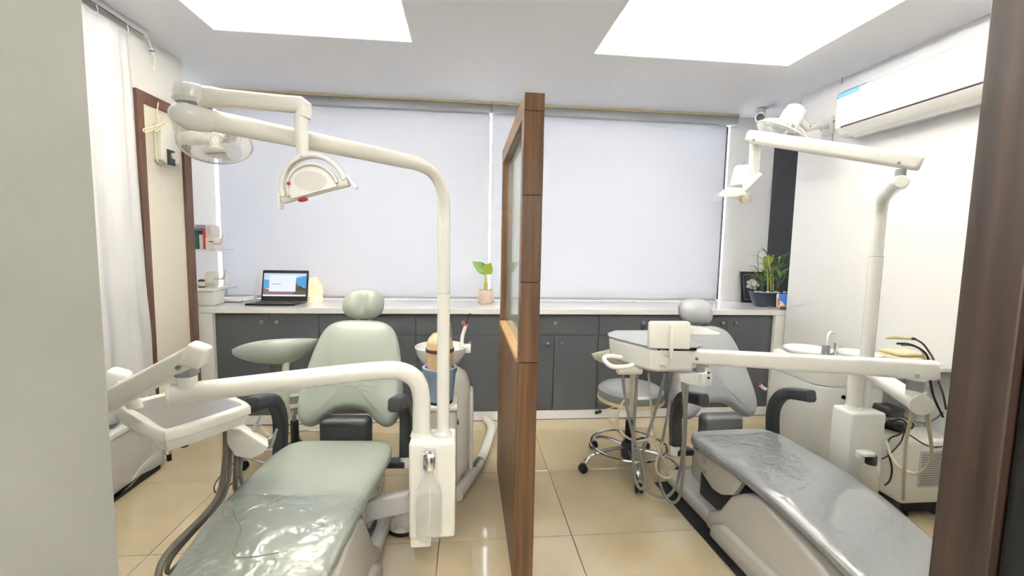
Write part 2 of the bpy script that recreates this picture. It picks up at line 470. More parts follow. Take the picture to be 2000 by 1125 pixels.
# ------------------------------------------------------------------ cabinets and worktop
YF = 3.51; ZD0, ZD1, ZDR = .08, .862, .70
XS = [-1.847, -1.109, -.386, .34, 1.066, 1.79, 2.554]
names = ['charcoal cabinet with two tall doors at the white end panel below the laptop', 'charcoal cabinet with drawer over two doors behind the green dental chair',
         'charcoal cabinet with drawer over two doors behind the tan swing-top bin', 'charcoal cabinet with drawer over two doors just past the wooden partition',
         'charcoal cabinet with drawer over two doors behind the grey instrument tray', 'charcoal cabinet with two tall doors below the framed rose picture']
def knob(x, z, par):
    box('knob', (x-.012, YF-.028, z-.012), (x+.012, YF-.012, z+.012), 'knob', par, .002, 1)
    o = box('knob_stem', (x-.006, YF-.013, z-.006), (x+.006, YF, z+.006), 'knob', par)
for k in range(6):
    a, b = XS[k], XS[k+1]; mid = (a+b)/2
    if k == 0: mid = -1.459
    if k == 5: mid = 2.161
    c = thing('base_cabinet', names[k], 'cabinet', ((a+b)/2, 3.78, ZD0), 'charcoal base cabinets under the white worktop')
    box('body', (a+.001, YF+.021, ZD0), (b-.001, YB-.005, ZD1+.004), 'lam_e', c)
    gp = .0018; top = ZD1
    if k not in (0, 5):
        d = box('drawer', (a+gp, YF, ZDR+gp), (b-gp, YF+.02, ZD1), 'lam', c, .001, 1); knob(mid, .80, d); top = ZDR-gp
    for s, (x0, x1) in enumerate(((a, mid), (mid, b))):
        d = box('door', (x0+gp, YF, ZD0), (x1-gp, YF+.02, top), 'lam', c, .001, 1)
        knob(mid+(-.055 if s == 0 else .055), top-.06, d)
tag(box('worktop', (-2.298, YF-.028, .868), (3.098, YB-.002, .912), 'stone', None, .003, 1), 'long glossy white worktop running over the charcoal cabinets', 'worktop')
bb = struct(box('baseboard_back', (-1.85, YF+.004, .006), (2.556, YF+.02, ZD0-.001), 'stone'))
box('floor_joint', (-1.85, YF+.005, .0002), (2.556, YF+.02, .0058), 'ink', bb)
struct(box('trim_2', (-1.948, YF-.03, 0), (-1.849, YF+.02, .867), 'white'), 'white end panel of the cabinets')
struct(box('trim_3', (2.556, YF-.03, 0), (2.70, YF+.02, .867), 'white'), 'white end panel of the cabinets')

# ------------------------------------------------------------------ partition
PX0, PX1, PY0, PY1 = .203, .281, 1.72, 2.755
pt = thing('partition_screen', 'wooden partition screen with glass upper half between the two chairs', 'partition', ((PX0+PX1)/2, 2.23, 0))
box('core', (PX0+.008, PY0+.014, 0), (PX1-.008, PY1-.01, .93), 'wv', pt)
nb = 6; st = (PY1-PY0-.012)/nb
for i in range(nb):
    y0 = PY0+.012+st*i
    box('board', (PX0, y0+.001, .003), (PX0+.008, y0+st-.001, .93), 'wv', pt, .0008, 1)
    box('board', (PX1-.008, y0+.001, .003), (PX1, y0+st-.001, .93), 'wv', pt, .0008, 1)
box('end_board', (PX0+.002, PY0, .003), (PX1, PY0+.013, .945), 'wv', pt, .001, 1)
box('end_board', (PX0+.002, PY1-.01, .003), (PX1, PY1, .93), 'wv', pt, .001, 1)
zz = [.948, 1.262, 1.592, 1.9, 1.966]
for a, b in zip(zz, zz[1:]):
    box('frame_block', (PX0+.004, PY0-.008, a+.001), (PX1+.002, PY0+.062, b-.001), 'wv', pt, .0012, 1)
for a, b in zip([.95, 1.28, 1.6, 1.89], [1.28, 1.6, 1.89, 1.966]):
    box('frame_block', (PX0+.004, PY1-.06, a+.001), (PX1, PY1, b-.001), 'wv', pt, .0012, 1)
ys = [PY0+.063, 2.0, 2.24, 2.47, PY1-.061]
for a, b in zip(ys, ys[1:]):
    box('top_rail_block', (PX0+.004, a+.001, 1.885), (PX1, b-.001, 1.965), 'wy', pt, .0012, 1)
    box('ledge_block', (PX0-.001, a+.001, .932), (PX1+.001, b-.001, .952), 'wl', pt, .0012, 1)
box('glass_pane', (.238, PY0+.062, .952), (.246, PY1-.06, 1.885), 'glass', pt)

# ------------------------------------------------------------------ dental chairs
def dental_chair(label, cx, yb, zs, vinyl, rotz, cov):
    c = thing('dental_chair', label, 'dental chair', (cx, yb-.3, 0))
    # --- seat and leg rest: one long cushion
    hw = [(0, .17), (.02, .215), (.06, .242), (.14, .256), (.3, .254), (.6, .243), (.9, .22), (1.04, .20), (1.1, .175), (1.13, .14), (1.15, .09)]
    zt = [(0, -.03), (.03, -.008), (.08, 0), (.4, .008), (.58, .002), (.7, -.014), (.85, -.043), (1.1, -.105), (1.15, -.13)]
    th = [(0, .04), (.04, .08), (.1, .09), (.6, .075), (1.08, .065), (1.15, .03)]
    def ring(s, off=0, half=False):
        w = ll(hw, s)+off; t = ll(th, s)+2*off; z = zs+ll(zt, s)+off; pts = []
        n = 32
        for i in range(n):
            a = 2*pi*i/n
            ca, sa = cos(a), sin(a)
            x = w*math.copysign(abs(ca)**.42, ca); zz_ = t/2*math.copysign(abs(sa)**.75, sa)
            dish = .012*(1-(x/w)**2)*(1 if sa > 0 else 0)*min(1, s/.1)
            pts.append(V(cx+x, yb-s, z-t/2+zz_-dish))
        return pts
    ss = [0, .01, .02, .035, .06, .09, .14]+[.2+.06*i for i in range(15)]+[1.06, 1.09, 1.11, 1.13, 1.145, 1.15]
    seat = loft('seat_cushion', [ring(s) for s in ss], vinyl, c)
    cs = [cov, cov+.005]+[cov+.03+(1.05-cov-.03)*i/20 for i in range(21)]+[1.09, 1.11, 1.13, 1.145, 1.152]
    loft('plastic_cover', [ring(s, .0035+.002*sin(s*60)) for s in cs], 'wrap', seat, caps=False)
    # crinkled hem of the cover
    if cov > .2: tube('cover_fold', [V(cx-.16+.32*i/12, yb-.505-.006*sin(i*1.7), zs+.006-.012*(1-((i-6)/6)**2)*.9+.002*sin(i*2.3)) for i in range(13)], .0016, 'wrap', seat, 6, 3)
    ztop = lambda x, s: zs+ll(zt, s)+.0045-.012*(1-(x/ll(hw, s))**2)
    if cov > .2:
        pth = lambda P, r, m: tube('crease', [V(cx+x, yb-s, ztop(x, s)+.001) for x, s in P], r, m, seat, 6, 4)
        pth([(-.17, .60), (-.13, .645), (-.10, .68), (-.085, .73), (-.075, .77), (-.05, .785), (0, .782), (.06, .77)], .0011, 'hosed')
        for P in ([(-.05, .515), (.03, .52), (.12, .515)], [(-.04, .535), (.05, .54), (.1, .538)], [(-.03, .56), (.06, .565), (.11, .562)], [(.02, .585), (.09, .59)], [(.13, .6), (.15, .66), (.17, .72)], [(.14, .64), (.17, .67), (.15, .70)]):
            pth(P, .0013, 'wrap')
    # --- backrest
    u0 = V(cx, yb+.075, zs+.012); dv = V(0, .46, .888).normalized(); dn = V(0, -dv.z, dv.y)
    f = lambda u, v, w: u0+V(u, 0, 0)+dv*v-dn*(.0-w)
    half = [(0, .085), (.075, .072), (.125, .03), (.17, .0), (.215, .008), (.246, .06), (.252, .13), (.242, .23), (.224, .34), (.202, .43), (.165, .5), (.1, .532)]
    out = [(u, v) for u, v in half]+[(0, .537)]+[(-u, v) for u, v in half[::-1][:-1]]
    ol = [(p.x, p.y) for p in cr([V(u, v, 0) for u, v in out], 4, True)]
    bk = pillow('backrest', ol, .085, .036, f, vinyl, c, dome=.01)
    if 'green' in label:
        for k, (v0, n_, a0, b0) in enumerate(((.205, 9, -.08, .11), (.175, 10, -.07, .13))):
            tube('plastic_crease', [f(a0+(b0-a0)*i/n_, v0-.05*(i/n_) * (1-k)+.004*random.uniform(-1, 1)+.012*k*sin(i/n_*pi), .0515+.003) for i in range(n_+1)], .0022, 'wrap', bk, 6, 2)
    # --- headrest: padded oval with a groove down the middle
    hc = u0+dv*.632; NU = 36
    rings = []
    RH = [.06, .2, .35, .5, .65, .78, .88, .95, .985, 1]
    for side, rr in [(-1, q) for q in RH]+[(1, q) for q in RH[::-1]]:
        rg = []
        for i in range(NU):
            a = 2*pi*i/NU
            x = .11*rr*math.copysign(abs(cos(a))**.78, cos(a)); y = .084*rr*math.copysign(abs(sin(a))**.78, sin(a))
            w = side*.046*max(0, 1-rr**3.2)**.6
            if 'green' in label and side > 0: w += -.024*math.exp(-(x/.02)**2)*(1-.5*abs(y)/.084)*(1-rr**4)+.006*math.exp(-((abs(x)-.055)/.03)**2)*(1-rr**4)
            rg.append(hc+V(x, 0, 0)+dv*y+dn*w)
        rings.append(rg)
    hd = loft('headrest', rings, vinyl, c, angle=70)
    for sx in (-.03, .03):
        cyl('headrest_bar', u0+dv*.45+V(sx, .045, .01), hc+V(sx, .04, -.02), .008, 'steel', hd, 8)
    # hinge under the arch of the back
    box('hinge_cover', (cx-.118, yb+.005, zs-.14), (cx+.118, yb+.10, zs+(.07 if cov > .2 else .045)), 'dark' if cov > .2 else 'hinge', c, .03, 4)
    # --- armrests
    for sx in (-1, 1):
        x = cx+sx*.292
        p = [V(x, yb+.0, zs-.10), V(x, yb+.01, zs-.03), V(x, yb+.015, zs+.03), V(x, yb+.01, zs+.085), V(x, yb-.015, zs+.14), V(x, yb-.055, zs+.182), V(x, yb-.105, zs+.204), V(x, yb-.165, zs+.218), V(x, yb-.225, zs+.23), V(x, yb-.24, zs+.233)]
        sec = rrect(.056, .062, .018)
        P = cr(p, 5); sc = [1 if i < len(P)-3 else (.95, .8, .5)[i-len(P)+3] for i in range(len(P))]
        a_ = sweep('armrest', P, rrect(.06, .056, .015), 'arm', c, up=(1, 0, 0), scl=sc)
        cyl('arm_socket', V(x, yb, zs-.15), V(x, yb, zs-.10), .026, 'white', a_, 16)
        box('arm_bracket', (min(x, cx+sx*.2), yb-.03, zs-.15), (max(x, cx+sx*.2), yb+.03, zs-.12), 'dark', a_, .004)
    # --- base
    box('base_plate', (cx-.215, yb-.45, .006), (cx+.215, yb+.24, .085), 'base', c, .022, 3)
    zu = zs-.086
    prof = [(-.2, .012), (-.215, .10), (-.30, .15), (-.38, .27), (-.46, zu-.03), (-.54, zu), (-.62, zu-.005), (-.85, zu-.05), (-1.0, zu-.1), (-1.03, .012)]
    prism('base_shell', prof, lambda u, v, k: V(cx+(-.228 if k == 0 else .228), yb+u, v), 'base', c, .02, 3)
    prism('base_skirt', [(-.27, .006), (-.28, .075), (-.36, .12), (-1.0, .13), (-1.05, .006)], lambda u, v, k: V(cx+(-.252 if k == 0 else .252), yb+u, v), 'base', c, .018, 3)
    sb = prism('seat_bracket', [(.0, zu-.005), (-.42, zu-.0), (-.36, zu-.10), (-.27, .21), (-.20, .2), (.0, .27)], lambda u, v, k: V(cx+(-.195 if k == 0 else .195), yb+u, v), 'base', c, .008)
    for sx in (-1, 1):
        for u, v in ((-.12, zu-.05), (-.13, zu-.105)):
            cyl('bolt', V(cx+sx*.193, yb+u, v), V(cx+sx*.2, yb+u, v), .009, 'steel', sb, 10)
    box('lift_bellows', (cx-.17, yb-.46, .09), (cx+.17, yb-.05, zu-.005), 'black', c, .01)
    box('lift_arm', (cx-.1, yb-.05, .08), (cx+.1, yb+.16, zs-.1), 'base', c, .02)
    c.rotation_euler.z = radians(rotz)
    return c
dental_chair('pale green dental chair wrapped in clear plastic', -.588, 2.12, .50, 'vgreen', -3.3, .5)
dental_chair('grey vinyl dental chair with smooth rounded headrest', 1.44, 2.27, .445, 'vgrey', 3.0, .1)
tag(box('floor_mat', (-.295, -.75, .0005), (.295, .74, .0055), 'matb', None, .001, 1, Matrix.Translation((1.463, 1.77, 0)) @ Matrix.Rotation(radians(2.7), 4, 'Z')), 'black rubber mat under the grey dental chair', 'mat')

# ------------------------------------------------------------------ instrument unit beside the green chair
u = thing('instrument_unit', 'ivory instrument unit with post box and steel tray beside the green chair', 'dental unit', (-.12, 1.67, 0))
box('post_box', (-.202, 1.60, .315), (-.034, 1.735, .685), 'ivory', u, .012, 3)
box('lower_box', (-.2, 1.625, .265), (-.125, 1.72, .314), 'ivory', u, .006)
sweep('link_arm', [V(-.47, 1.84, .25), V(-.36, 1.79, .33), V(-.19, 1.69, .42)], rrect(.055, .075, .01), 'base', u, up=(0, 0, 1))
cyl('link_foot', V(-.47, 1.84, .20), V(-.47, 1.84, .30), .05, 'base', u)
pa = [V(-.163, 1.67, .68), V(-.163, 1.67, .76), V(-.164, 1.669, .835), V(-.18, 1.665, .895), V(-.225, 1.655, .932), V(-.30, 1.638, .944), V(-.5, 1.59, .937), V(-.7, 1.535, .927), V(-.915, 1.475, .917)]
ta = tube('delivery_tube', pa, .033, 'ivory', u, 20, 6)
cyl('tube_collar', V(-.163, 1.67, .684), V(-.163, 1.67, .70), .042, 'ivory', ta, 20, .036)
cyl('end_cap', V(-.912, 1.4758, .9172), V(-.922, 1.473, .9168), .0345, 'ivory', ta, 20, bev=.003)
j = at(366, 742, Y=1.485)
cyl('joint_collar', V(j.x, 1.485, .94), V(j.x, 1.485, .975), .028, 'ivory', ta, 18)
cbox('joint_block', (j.x, 1.485, 1.0), (.05, .055, .05), 'grey', ta, .006)
e0 = at(378, 696, Y=1.475); e1 = at(190, 795, Y=1.545)
sa = sweep('spring_arm', [e0+(e0-e1).normalized()*.015, e0, e1, e1+(e1-e0).normalized()*.04], rrect(.058, .066, .012), 'ivory', u, up=(0, 0, 1))
cbox('arm_end', e0+(e0-e1).normalized()*.012, (.06, .064, .074), 'ivory', sa, .014, (0, 25, 10), 3)
s_ = at(348, 718, Y=1.44); cyl('screw', s_, s_+V(.002, -.006, 0), .0075, 'steel', sa, 12)
w0 = at(228, 742, Y=1.62); cbox('arm_cover', w0, (.07, .07, .075), 'white', sa, .02, (0, 25, 20), 3)
# tray: turned rectangle
A, B, D, E_ = V(-.888, 1.385, 0), V(-.742, 1.625, 0), V(-1.05, 1.875, 0), V(-1.2, 1.64, 0)
ctr = (A+B+D+E_)/4
poly = [(p.x, p.y) for p in cr([A.lerp(E_, .12), A.lerp(B, .14), A.lerp(B, .82), B.lerp(D, .1), B.lerp(D, .9), D.lerp(B, .0)+(E_-D)*.1, E_.lerp(D, .1), E_.lerp(A, .1)], 4, True)]
def shr(poly, d):
    o = []
    for x, y in poly:
        v = V(x, y, 0)-ctr; o.append(tuple((ctr+v*(1-d/v.length)).xy))
    return o
zt_ = .83
rings = [[V(x, y, z) for x, y in shr(poly, d)] for d, z in ((.055, zt_-.075), (.02, zt_-.068), (.006, zt_-.04), (.006, zt_-.034), (-.003, zt_-.03), (-.003, zt_-.008), (.004, zt_), (.026, zt_), (.03, zt_-.008))]
ty = loft('tray_body', rings, 'ivory', u, caps=True)
loft('steel_inset', [[V(x, y, z) for x, y in shr(poly, d)] for d, z in ((.031, zt_-.004), (.036, zt_-.006), (.045, zt_-.0065))], 'steel', ty)
k0 = at(326, 878, Y=1.44); cyl('control_knob', k0+V(0, 0, .03), k0+V(0, 0, -.012), .014, 'chrome', ty, 14); cyl('control_tip', k0+V(.005, 0, -.012), k0+V(.005, 0, -.035), .007, 'black', ty, 10)
k0 = at(360, 868, Y=1.47); cyl('control_knob', k0+V(0, 0, .02), k0+V(0, 0, -.006), .012, 'black', ty, 14)
# support between spring arm and tray
cyl('tray_neck', V(-1.12, 1.62, .82), V(-1.13, 1.6, .93), .022, 'ivory', ty, 14)
# instrument holder with two handpieces
hd = prism('handpiece_holder', [(443, 836), (470, 838), (505, 860), (526, 872), (514, 886), (490, 898), (458, 892), (443, 868)], lambda a, b, k: at(a, b, Y=1.70)+V(-.03*k, .07*k, 0), 'ivory', u, .008, 3)
for (x0, y0, x1, y1, YY) in ((492, 848, 510, 812, 1.755), (527, 872, 541, 838, 1.765)):
    a, b = at(x0, y0, Y=YY), at(x1, y1, Y=YY)
    h_ = cyl('handpiece', a, a.lerp(b, .62), .0095, 'steel', hd, 12, .008); cyl('handpiece_neck', a.lerp(b, .62), b, .0055, 'grey', h_, 10, .004)
tube('probe', [at(527, 850, Y=1.765), at(513, 838, Y=1.765), at(508, 829, Y=1.765)], .0016, 'steel', hd, 6, 4)
def hose(name, pts, r, mat, par, n=10):
    return tube(name, [at(x, y, Y=Y) for x, y, Y in pts], r, mat, par, n, 5)
hose('hose', [(441, 838, 1.74), (441, 880, 1.73), (436, 930, 1.71), (427, 968, 1.67), (402, 1003, 1.6), (362, 1044, 1.52), (330, 1078, 1.45), (312, 1110, 1.4), (310, 1150, 1.37), (330, 1180, 1.38), (420, 1190, 1.5)], .0105, 'hosed', u)
hose('hose', [(449, 836, 1.75), (450, 900, 1.74), (446, 940, 1.72), (434, 975, 1.68), (405, 1010, 1.62), (368, 1050, 1.55), (338, 1085, 1.48), (326, 1112, 1.45), (333, 1118, 1.45), (350, 1100, 1.5), (400, 1060, 1.58), (470, 1010, 1.68)], .007, 'hosed', u)
hose('hose', [(461, 838, 1.76), (462, 880, 1.76), (460, 930, 1.75), (462, 960, 1.76), (490, 985, 1.8)], .009, 'hosed', u)
hose('hose', [(470, 838, 1.77), (471, 890, 1.77), (470, 930, 1.77), (480, 960, 1.8)], .0075, 'hose', u)
hose('cable', [(456, 905, 1.79), (432, 928, 1.79), (419, 948, 1.79), (421, 962, 1.79), (436, 958, 1.79), (470, 930, 1.82)], .0022, 'black', u, 6)

# water bottle held on the post box
wb = thing('water_bottle', 'clear water bottle hanging from the metal clamp of the ivory post', 'bottle', (-.117, 1.555, .32))
cb = V(at(838, 1000, Y=1.555).x, 1.555, 0); Z = lambda py: at(838, py, Y=1.555).z
lathe('bottle_body', [(.013, Z(918)), (.0135, Z(928)), (.026, Z(938)), (.041, Z(952)), (.0455, Z(968)), (.0455, Z(1038)), (.042, Z(1049)), (.03, Z(1053)), (.0, Z(1053)+.002)], cb, 'water', wb, 28)
lathe('water', [(0, Z(975)), (.0425, Z(975)), (.0425, Z(1038)), (.038, Z(1047)), (0, Z(1049))], cb, 'liquid', wb, 24)
tube('dip_tube', [cb+V(0, 0, Z(930)), cb+V(.003, 0, Z(980)), cb+V(-.004, 0, Z(1045))], .0022, 'white', wb, 6, 4)
ck = lathe('cap', [(.0, Z(915)), (.018, Z(916)), (.022, Z(912)), (.022, Z(893)), (.02, Z(890)), (0, Z(890))], cb, 'chrome', wb, 20)
box('clamp', (cb.x-.021, 1.55, Z(892)), (cb.x+.021, 1.606, Z(892)+.012), 'chrome', wb, .004, 2)
box('clamp_back', (cb.x-.019, 1.592, Z(915)), (cb.x+.019, 1.5995, Z(892)), 'chrome', wb, .003, 2)
for dx in (-.01, .01): cyl('rivet', V(cb.x+dx, 1.565, Z(892)+.011), V(cb.x+dx, 1.565, Z(892)+.015), .0045, 'chrome', wb, 10, .002)

# ------------------------------------------------------------------ operating light over the green chair
l = thing('operating_light', 'ivory operating light on a bent pole over the green dental chair', 'dental light', (-.083, 1.67, .685))
px_, py_ = -.083, 1.675
sl = cyl('pole_sleeve', V(px_, py_, .687), V(px_, py_, 1.222), .0235, 'ivory', l, 20)
cyl('pole_collar', V(px_, py_, .687), V(px_, py_, .70), .034, 'ivory', sl, 20, .027)
cyl('seam_ring', V(px_, py_, 1.222), V(px_, py_, 1.2235), .0237, 'hosey', sl, 20)
pe = V(-.648, 1.255, 1.703)
pp = [V(px_, py_, 1.2235), V(px_, py_, 1.40), V(px_, py_, 1.52), V(px_-.005, py_-.004, 1.59), V(px_-.03, py_-.022, 1.645), V(px_-.075, py_-.055, 1.672), V(-.24, 1.558, 1.68), V(-.45, 1.4, 1.692), pe]
P_ = cr(pp, 6); sc_ = [ll([(0, .95), (24, .96), (42, 1.1), (60, 1.2)], i) for i in range(len(P_))]
sweep('bent_pole', P_, circ(.0235, 20), 'ivory', l, scl=sc_)
dr = (pe-V(-.45, 1.4, 1.692)).normalized(); K = pe+dr*.045
kn = sweep('lower_knuckle', [pe, pe+dr*.012, pe+dr*.03, pe+dr*.055, pe+dr*.075, pe+dr*.085, pe+dr*.09], circ(.03, 20), 'white', l, scl=[.98, 1.05, 1.12, 1.1, .85, .55, .2])
K = pe+dr*.04
cyl('swivel_ring', K+V(0, 0, .024), K+V(0, 0, .032), .024, 'grey', kn, 20)
K2 = K+V(0, 0, .05)
el = at(583, 205, Y=1.235)
d2_ = (el-K2).normalized()
uk = lathe('upper_knuckle', [(0, -.019), (.034, -.019), (.042, -.01), (.043, .008), (.038, .02), (.02, .027), (0, .028)], K2, 'white', l, 22)
arm2 = sweep('upper_arm', [K2+d2_*.02, K2+d2_*.05, K2+d2_*.07, K2.lerp(el, .6), el], rrect(.042, .044, .016), 'ivory', l, up=(0, 0, 1), scl=[1.15, 1.15, 1, .95, .9])
sweep('elbow', [el-d2_*.012, el+d2_*.005, el+d2_*.012+V(0, 0, -.004), el+V(.012, 0, -.018), el+V(.01, 0, -.03)], circ(.021, 16), 'ivory', arm2, scl=[1, 1.02, 1, .95, .9])
lo_ = at(592, 305, Y=1.235)
dp = cyl('drop_post', el+V(.006, 0, -.028), at(588, 262, Y=1.235), .0165, 'ivory', l, 18)
cyl('post_tip', at(588, 262, Y=1.235), lo_, .0165, 'ivory', dp, 18, .014)
cyl('rivet', at(588, 307, Y=1.219), at(588, 307, Y=1.2165), .004, 'steel', dp, 10)
# lamp head
O = at(617, 372, Y=1.235); e1_ = V(cos(radians(17)), 0, sin(radians(17))); e2_ = V(-sin(radians(17)), 0, cos(radians(17))); e3_ = V(0, -1, 0)
arc = [O+e1_*(.079*cos(a))+e2_*(.083*sin(a)+.005) for a in [pi*i/18 for i in range(19)]]
sweep('yoke', arc, rrect(.034, .011, .004), 'ivory', l, up=(0, -1, 0)) if False else sweep('yoke', arc, rrect(.011, .034, .004), 'ivory', l, up=(0, -1, 0))
hb = sweep('lamp_bar', [O-e1_*.086, O+e1_*.086], circ(.0125, 16), 'ivory', l)
rg = []
for jn in range(0, 7):
    b = pi/2*jn/6.3
    rg.append([O+e1_*(.06*cos(b)*cos(a))+e2_*(.062*cos(b)*max(-.12, sin(a)))+e3_*(.02-.055*sin(b))*1 for a in [2*pi*i/28 for i in range(28)]])
hs = loft('lamp_hood', rg, 'white', l, angle=60)
sweep('hood_rim', [O+e1_*(.062*cos(a))+e2_*(.064*sin(a)) + e3_*.02 for a in [pi*i/16 for i in range(17)]], rrect(.006, .02, .002), 'ivory', hs, up=(0, -1, 0))
lathe('reflector', [(.0, .006), (.03, .004), (.05, 0), (.0, -.004)], O+e2_*.022+e3_*.018, 'cglass', hs, 24, e3_, 1, .62)
for sx in (-1, 1):
    q = O+e1_*(sx*.09)
    hn = sweep('handle', [q+e2_*.013-e1_*sx*.012, q+e2_*.012, q-e2_*.012+e1_*sx*.007, q-e2_*.022+e1_*sx*.011], rrect(.008, .026, .003), 'white', l, up=(0, -1, 0))
cbox('switch', O-e1_*.05+e2_*.028+e3_*.03, (.007, .006, .007), 'red', hb, .001)
cbox('indicator', O-e1_*.038-e2_*.014, (.02, .02, .008), 'red', hb, .002, (0, -17, 0))

# ------------------------------------------------------------------ cuspidor by the green chair
t = thing('cuspidor_unit', 'ivory cuspidor column with white spittoon bowl beside the green chair', 'spittoon', (-.13, 2.4, 0))
TX, TY = -.125, 2.545
rings = []
for z, hx, hy in ((.005, .105, .08), (.08, .108, .085), (.13, .145, .1), (.2, .16, .108), (.35, .16, .108), (.55, .158, .106), (.62, .15, .1), (.67, .13, .09), (.695, .1, .07), (.70, .06, .05)):
    rings.append([V(TX+a, TY+b, z) for a, b in rrect(2*hx, 2*hy, min(.08, hx*.6, hy*.8), 5)])
tw = loft('column', rings, 'ivory', t)
box('side_panel', (TX+.15, TY-.06, .12), (TX+.172, TY+.06, .58), 'ivory', tw, .01)
sw = at(893, 822, Y=TY-.108); cyl('toggle_plate', sw+V(0, .01, 0), sw+V(0, -.004, 0), .012, 'steel', tw, 14); cyl('toggle', sw, sw+V(.008, -.02, -.012), .004, 'black', tw, 8)
bc = V(at(861, 690, Y=2.47).x, 2.47, 0)
lathe('bowl_neck', [(.05, .69), (.045, .75), (.04, .79)], bc, 'grey', t, 20)
bz = at(861, 676, Y=2.47).z
lathe('bowl', [(.03, bz-.115), (.07, bz-.11), (.105, bz-.085), (.13, bz-.045), (.142, bz), (.137, bz+.003), (.124, bz-.04), (.095, bz-.078), (.04, bz-.095), (0, bz-.097)], bc, 'white', t, 32)
tube('cup_filler', [bc+V(.05, .11, bz-.03), bc+V(.05, .12, bz+.06), bc+V(.045, .10, bz+.11), bc+V(.035, .05, bz+.1)], .007, 'steel', t, 10)
hn = at(902, 680, Y=2.48)
hnn = tube('suction_handpiece', [hn+V(0, 0, -.03), at(903, 660, Y=2.48), at(907, 645, Y=2.48), at(911, 633, Y=2.48)], .0105, 'white', t, 14, 5)
tube('suction_tip', [at(911, 633, Y=2.48), at(914, 622, Y=2.48), at(919, 612, Y=2.48)], .0035, 'black', hnn, 8, 4)
cbox('valve_lever', at(907, 634, Y=2.465), (.03, .008, .01), 'red', hnn, .002, (0, 15, 0))
box('handpiece_rest', (bc.x+.11, 2.46, bz-.04), (bc.x+.165, 2.52, bz+.005), 'white', t, .008)
# bin in a blue-grey collar
t = thing('swing_top_bin', 'small tan dome-topped bin standing in a blue-grey holder', 'bin', (at(859, 780, Y=2.19).x, 2.19, .70))
cbn = V(at(859, 700, Y=2.19).x, 2.19, 0); Z = lambda py: at(859, py, Y=2.19).z
lathe('bin_body', [(.0, Z(748)), (.055, Z(747)), (.058, Z(740)), (.066, Z(684))], cbn, 'tan', t, 30)
lathe('band', [(.066, Z(686)), (.0695, Z(685)), (.0695, Z(680)), (.066, Z(679))], cbn, 'band', t, 30)
lathe('dome_lid', [(.065, Z(680)), (.063, Z(670)), (.054, Z(660)), (.036, Z(652)), (.015, Z(649)), (0, Z(648.5))], cbn, 'tan', t, 30)
lathe('holder', [(0, Z(781)), (.062, Z(781)), (.066, Z(778)), (.078, Z(728)), (.084, Z(724)), (.084, Z(716)), (.07, Z(716)), (.068, Z(730)), (.06, Z(750)), (0, Z(752))], cbn, 'blue', t, 30)
lathe('rubber_foot', [(.0, Z(784)), (.064, Z(784)), (.066, Z(778)), (0, Z(778))], cbn, 'black', t, 24)
# stand shelf on the column carrying the bin
box('front_shelf', (cbn.x-.09, 2.11, Z(784)-.022), (cbn.x+.09, 2.3, Z(784)-.001), 'ivory', tw, .008)
box('shelf_apron', (cbn.x-.085, 2.14, .05), (cbn.x+.085, 2.28, Z(784)-.023), 'ivory', tw, .03, 3)

# drain pipe on the floor
t = thing('drain_pipe', 'white plastic drain pipe with coupling lying along the tiled floor', 'pipe', (.08, 2.8, 0))
q = [at(893, 968, Z=.034), at(916, 934, Z=.034), at(938, 900, Z=.034), at(952, 866, Z=.034), at(960, 835, Z=.034), V(.165, 3.47, .034)]
pp2 = tube('pipe', q, .033, 'ivory', t, 16, 5)
sweep('coupling', [q[1].lerp(q[2], .1), q[1].lerp(q[2], .95)], circ(.0375, 18), 'white', t) if False else sweep('coupling', [q[1].lerp(q[2], .35), q[1].lerp(q[2], .95)], circ(.0338, 18), 'steel', t)
# foot pedal
t = thing('foot_pedal', 'round cream foot pedal with black rim on the floor by the post', 'pedal', (-.30, 2.16, 0))
fp = at(794, 990, Z=.0); fp.x = -.30; fp.y = 2.16
lathe('rim', [(0, .001), (.075, .001), (.078, .012), (.07, .018), (0, .018)], fp, 'black', t, 26)
lathe('dome', [(.07, .018), (.066, .04), (.045, .058), (0, .062)], fp, 'ivory', t, 26)

# ------------------------------------------------------------------ instrument unit beside the grey chair
u = thing('instrument_unit', 'white instrument unit with post box and hanging hoses beside the grey chair', 'dental unit', (1.86, 1.91, 0))
box('post_box', (1.775, 1.848, .24), (1.944, 1.975, .662), 'white', u, .012, 3)
sweep('link_arm', [V(1.60, 1.98, .2), V(1.70, 1.95, .27), V(1.80, 1.92, .33)], rrect(.055, .07, .01), 'base', u, up=(0, 0, 1))
tip = at(1797, 790, Y=1.4)
pd = V(1.835, 1.915, .66)
pa = [pd, pd+V(0, 0, .1), pd+V(0, 0, .16), pd+V(-.008, -.016, .205), pd+V(-.035, -.07, .225), (pd+V(0, 0, .22)).lerp(tip, .55), tip]
ta = tube('delivery_tube', pa, .033, 'white', u, 20, 6)
cyl('tube_collar', pd+V(0, 0, .003), pd+V(0, 0, .018), .04, 'white', ta, 20, .036)
dd = (pa[-1]-pa[-2]).normalized()
cyl('end_cap', tip-dd*.004, tip+dd*.012, .0365, 'white', ta, 24, bev=.005)
jb = at(1790, 752, Y=1.425)
cyl('joint_collar', V(jb.x, 1.425, tip.z+.025), V(jb.x, 1.425, jb.z-.018), .029, 'white', ta, 18)
cbox('joint_block', (jb.x, 1.425, jb.z), (.05, .05, .04), 'grey', ta, .005, (0, 0, 30))
a0 = at(1836, 724, Y=1.36); a1 = at(1345, 695, Y=1.97)
dA = (a1-a0).normalized()
sa = sweep('spring_arm', [a0, a0+dA*.008, a0+dA*.02, a1-dA*.01, a1], rrect(.052, .066, .014, 4), 'white', u, up=(0, 0, 1), scl=[.86, .96, 1, 1, .98])
nA = V(dA.y, -dA.x, 0).normalized()
if nA.y > 0: nA = -nA
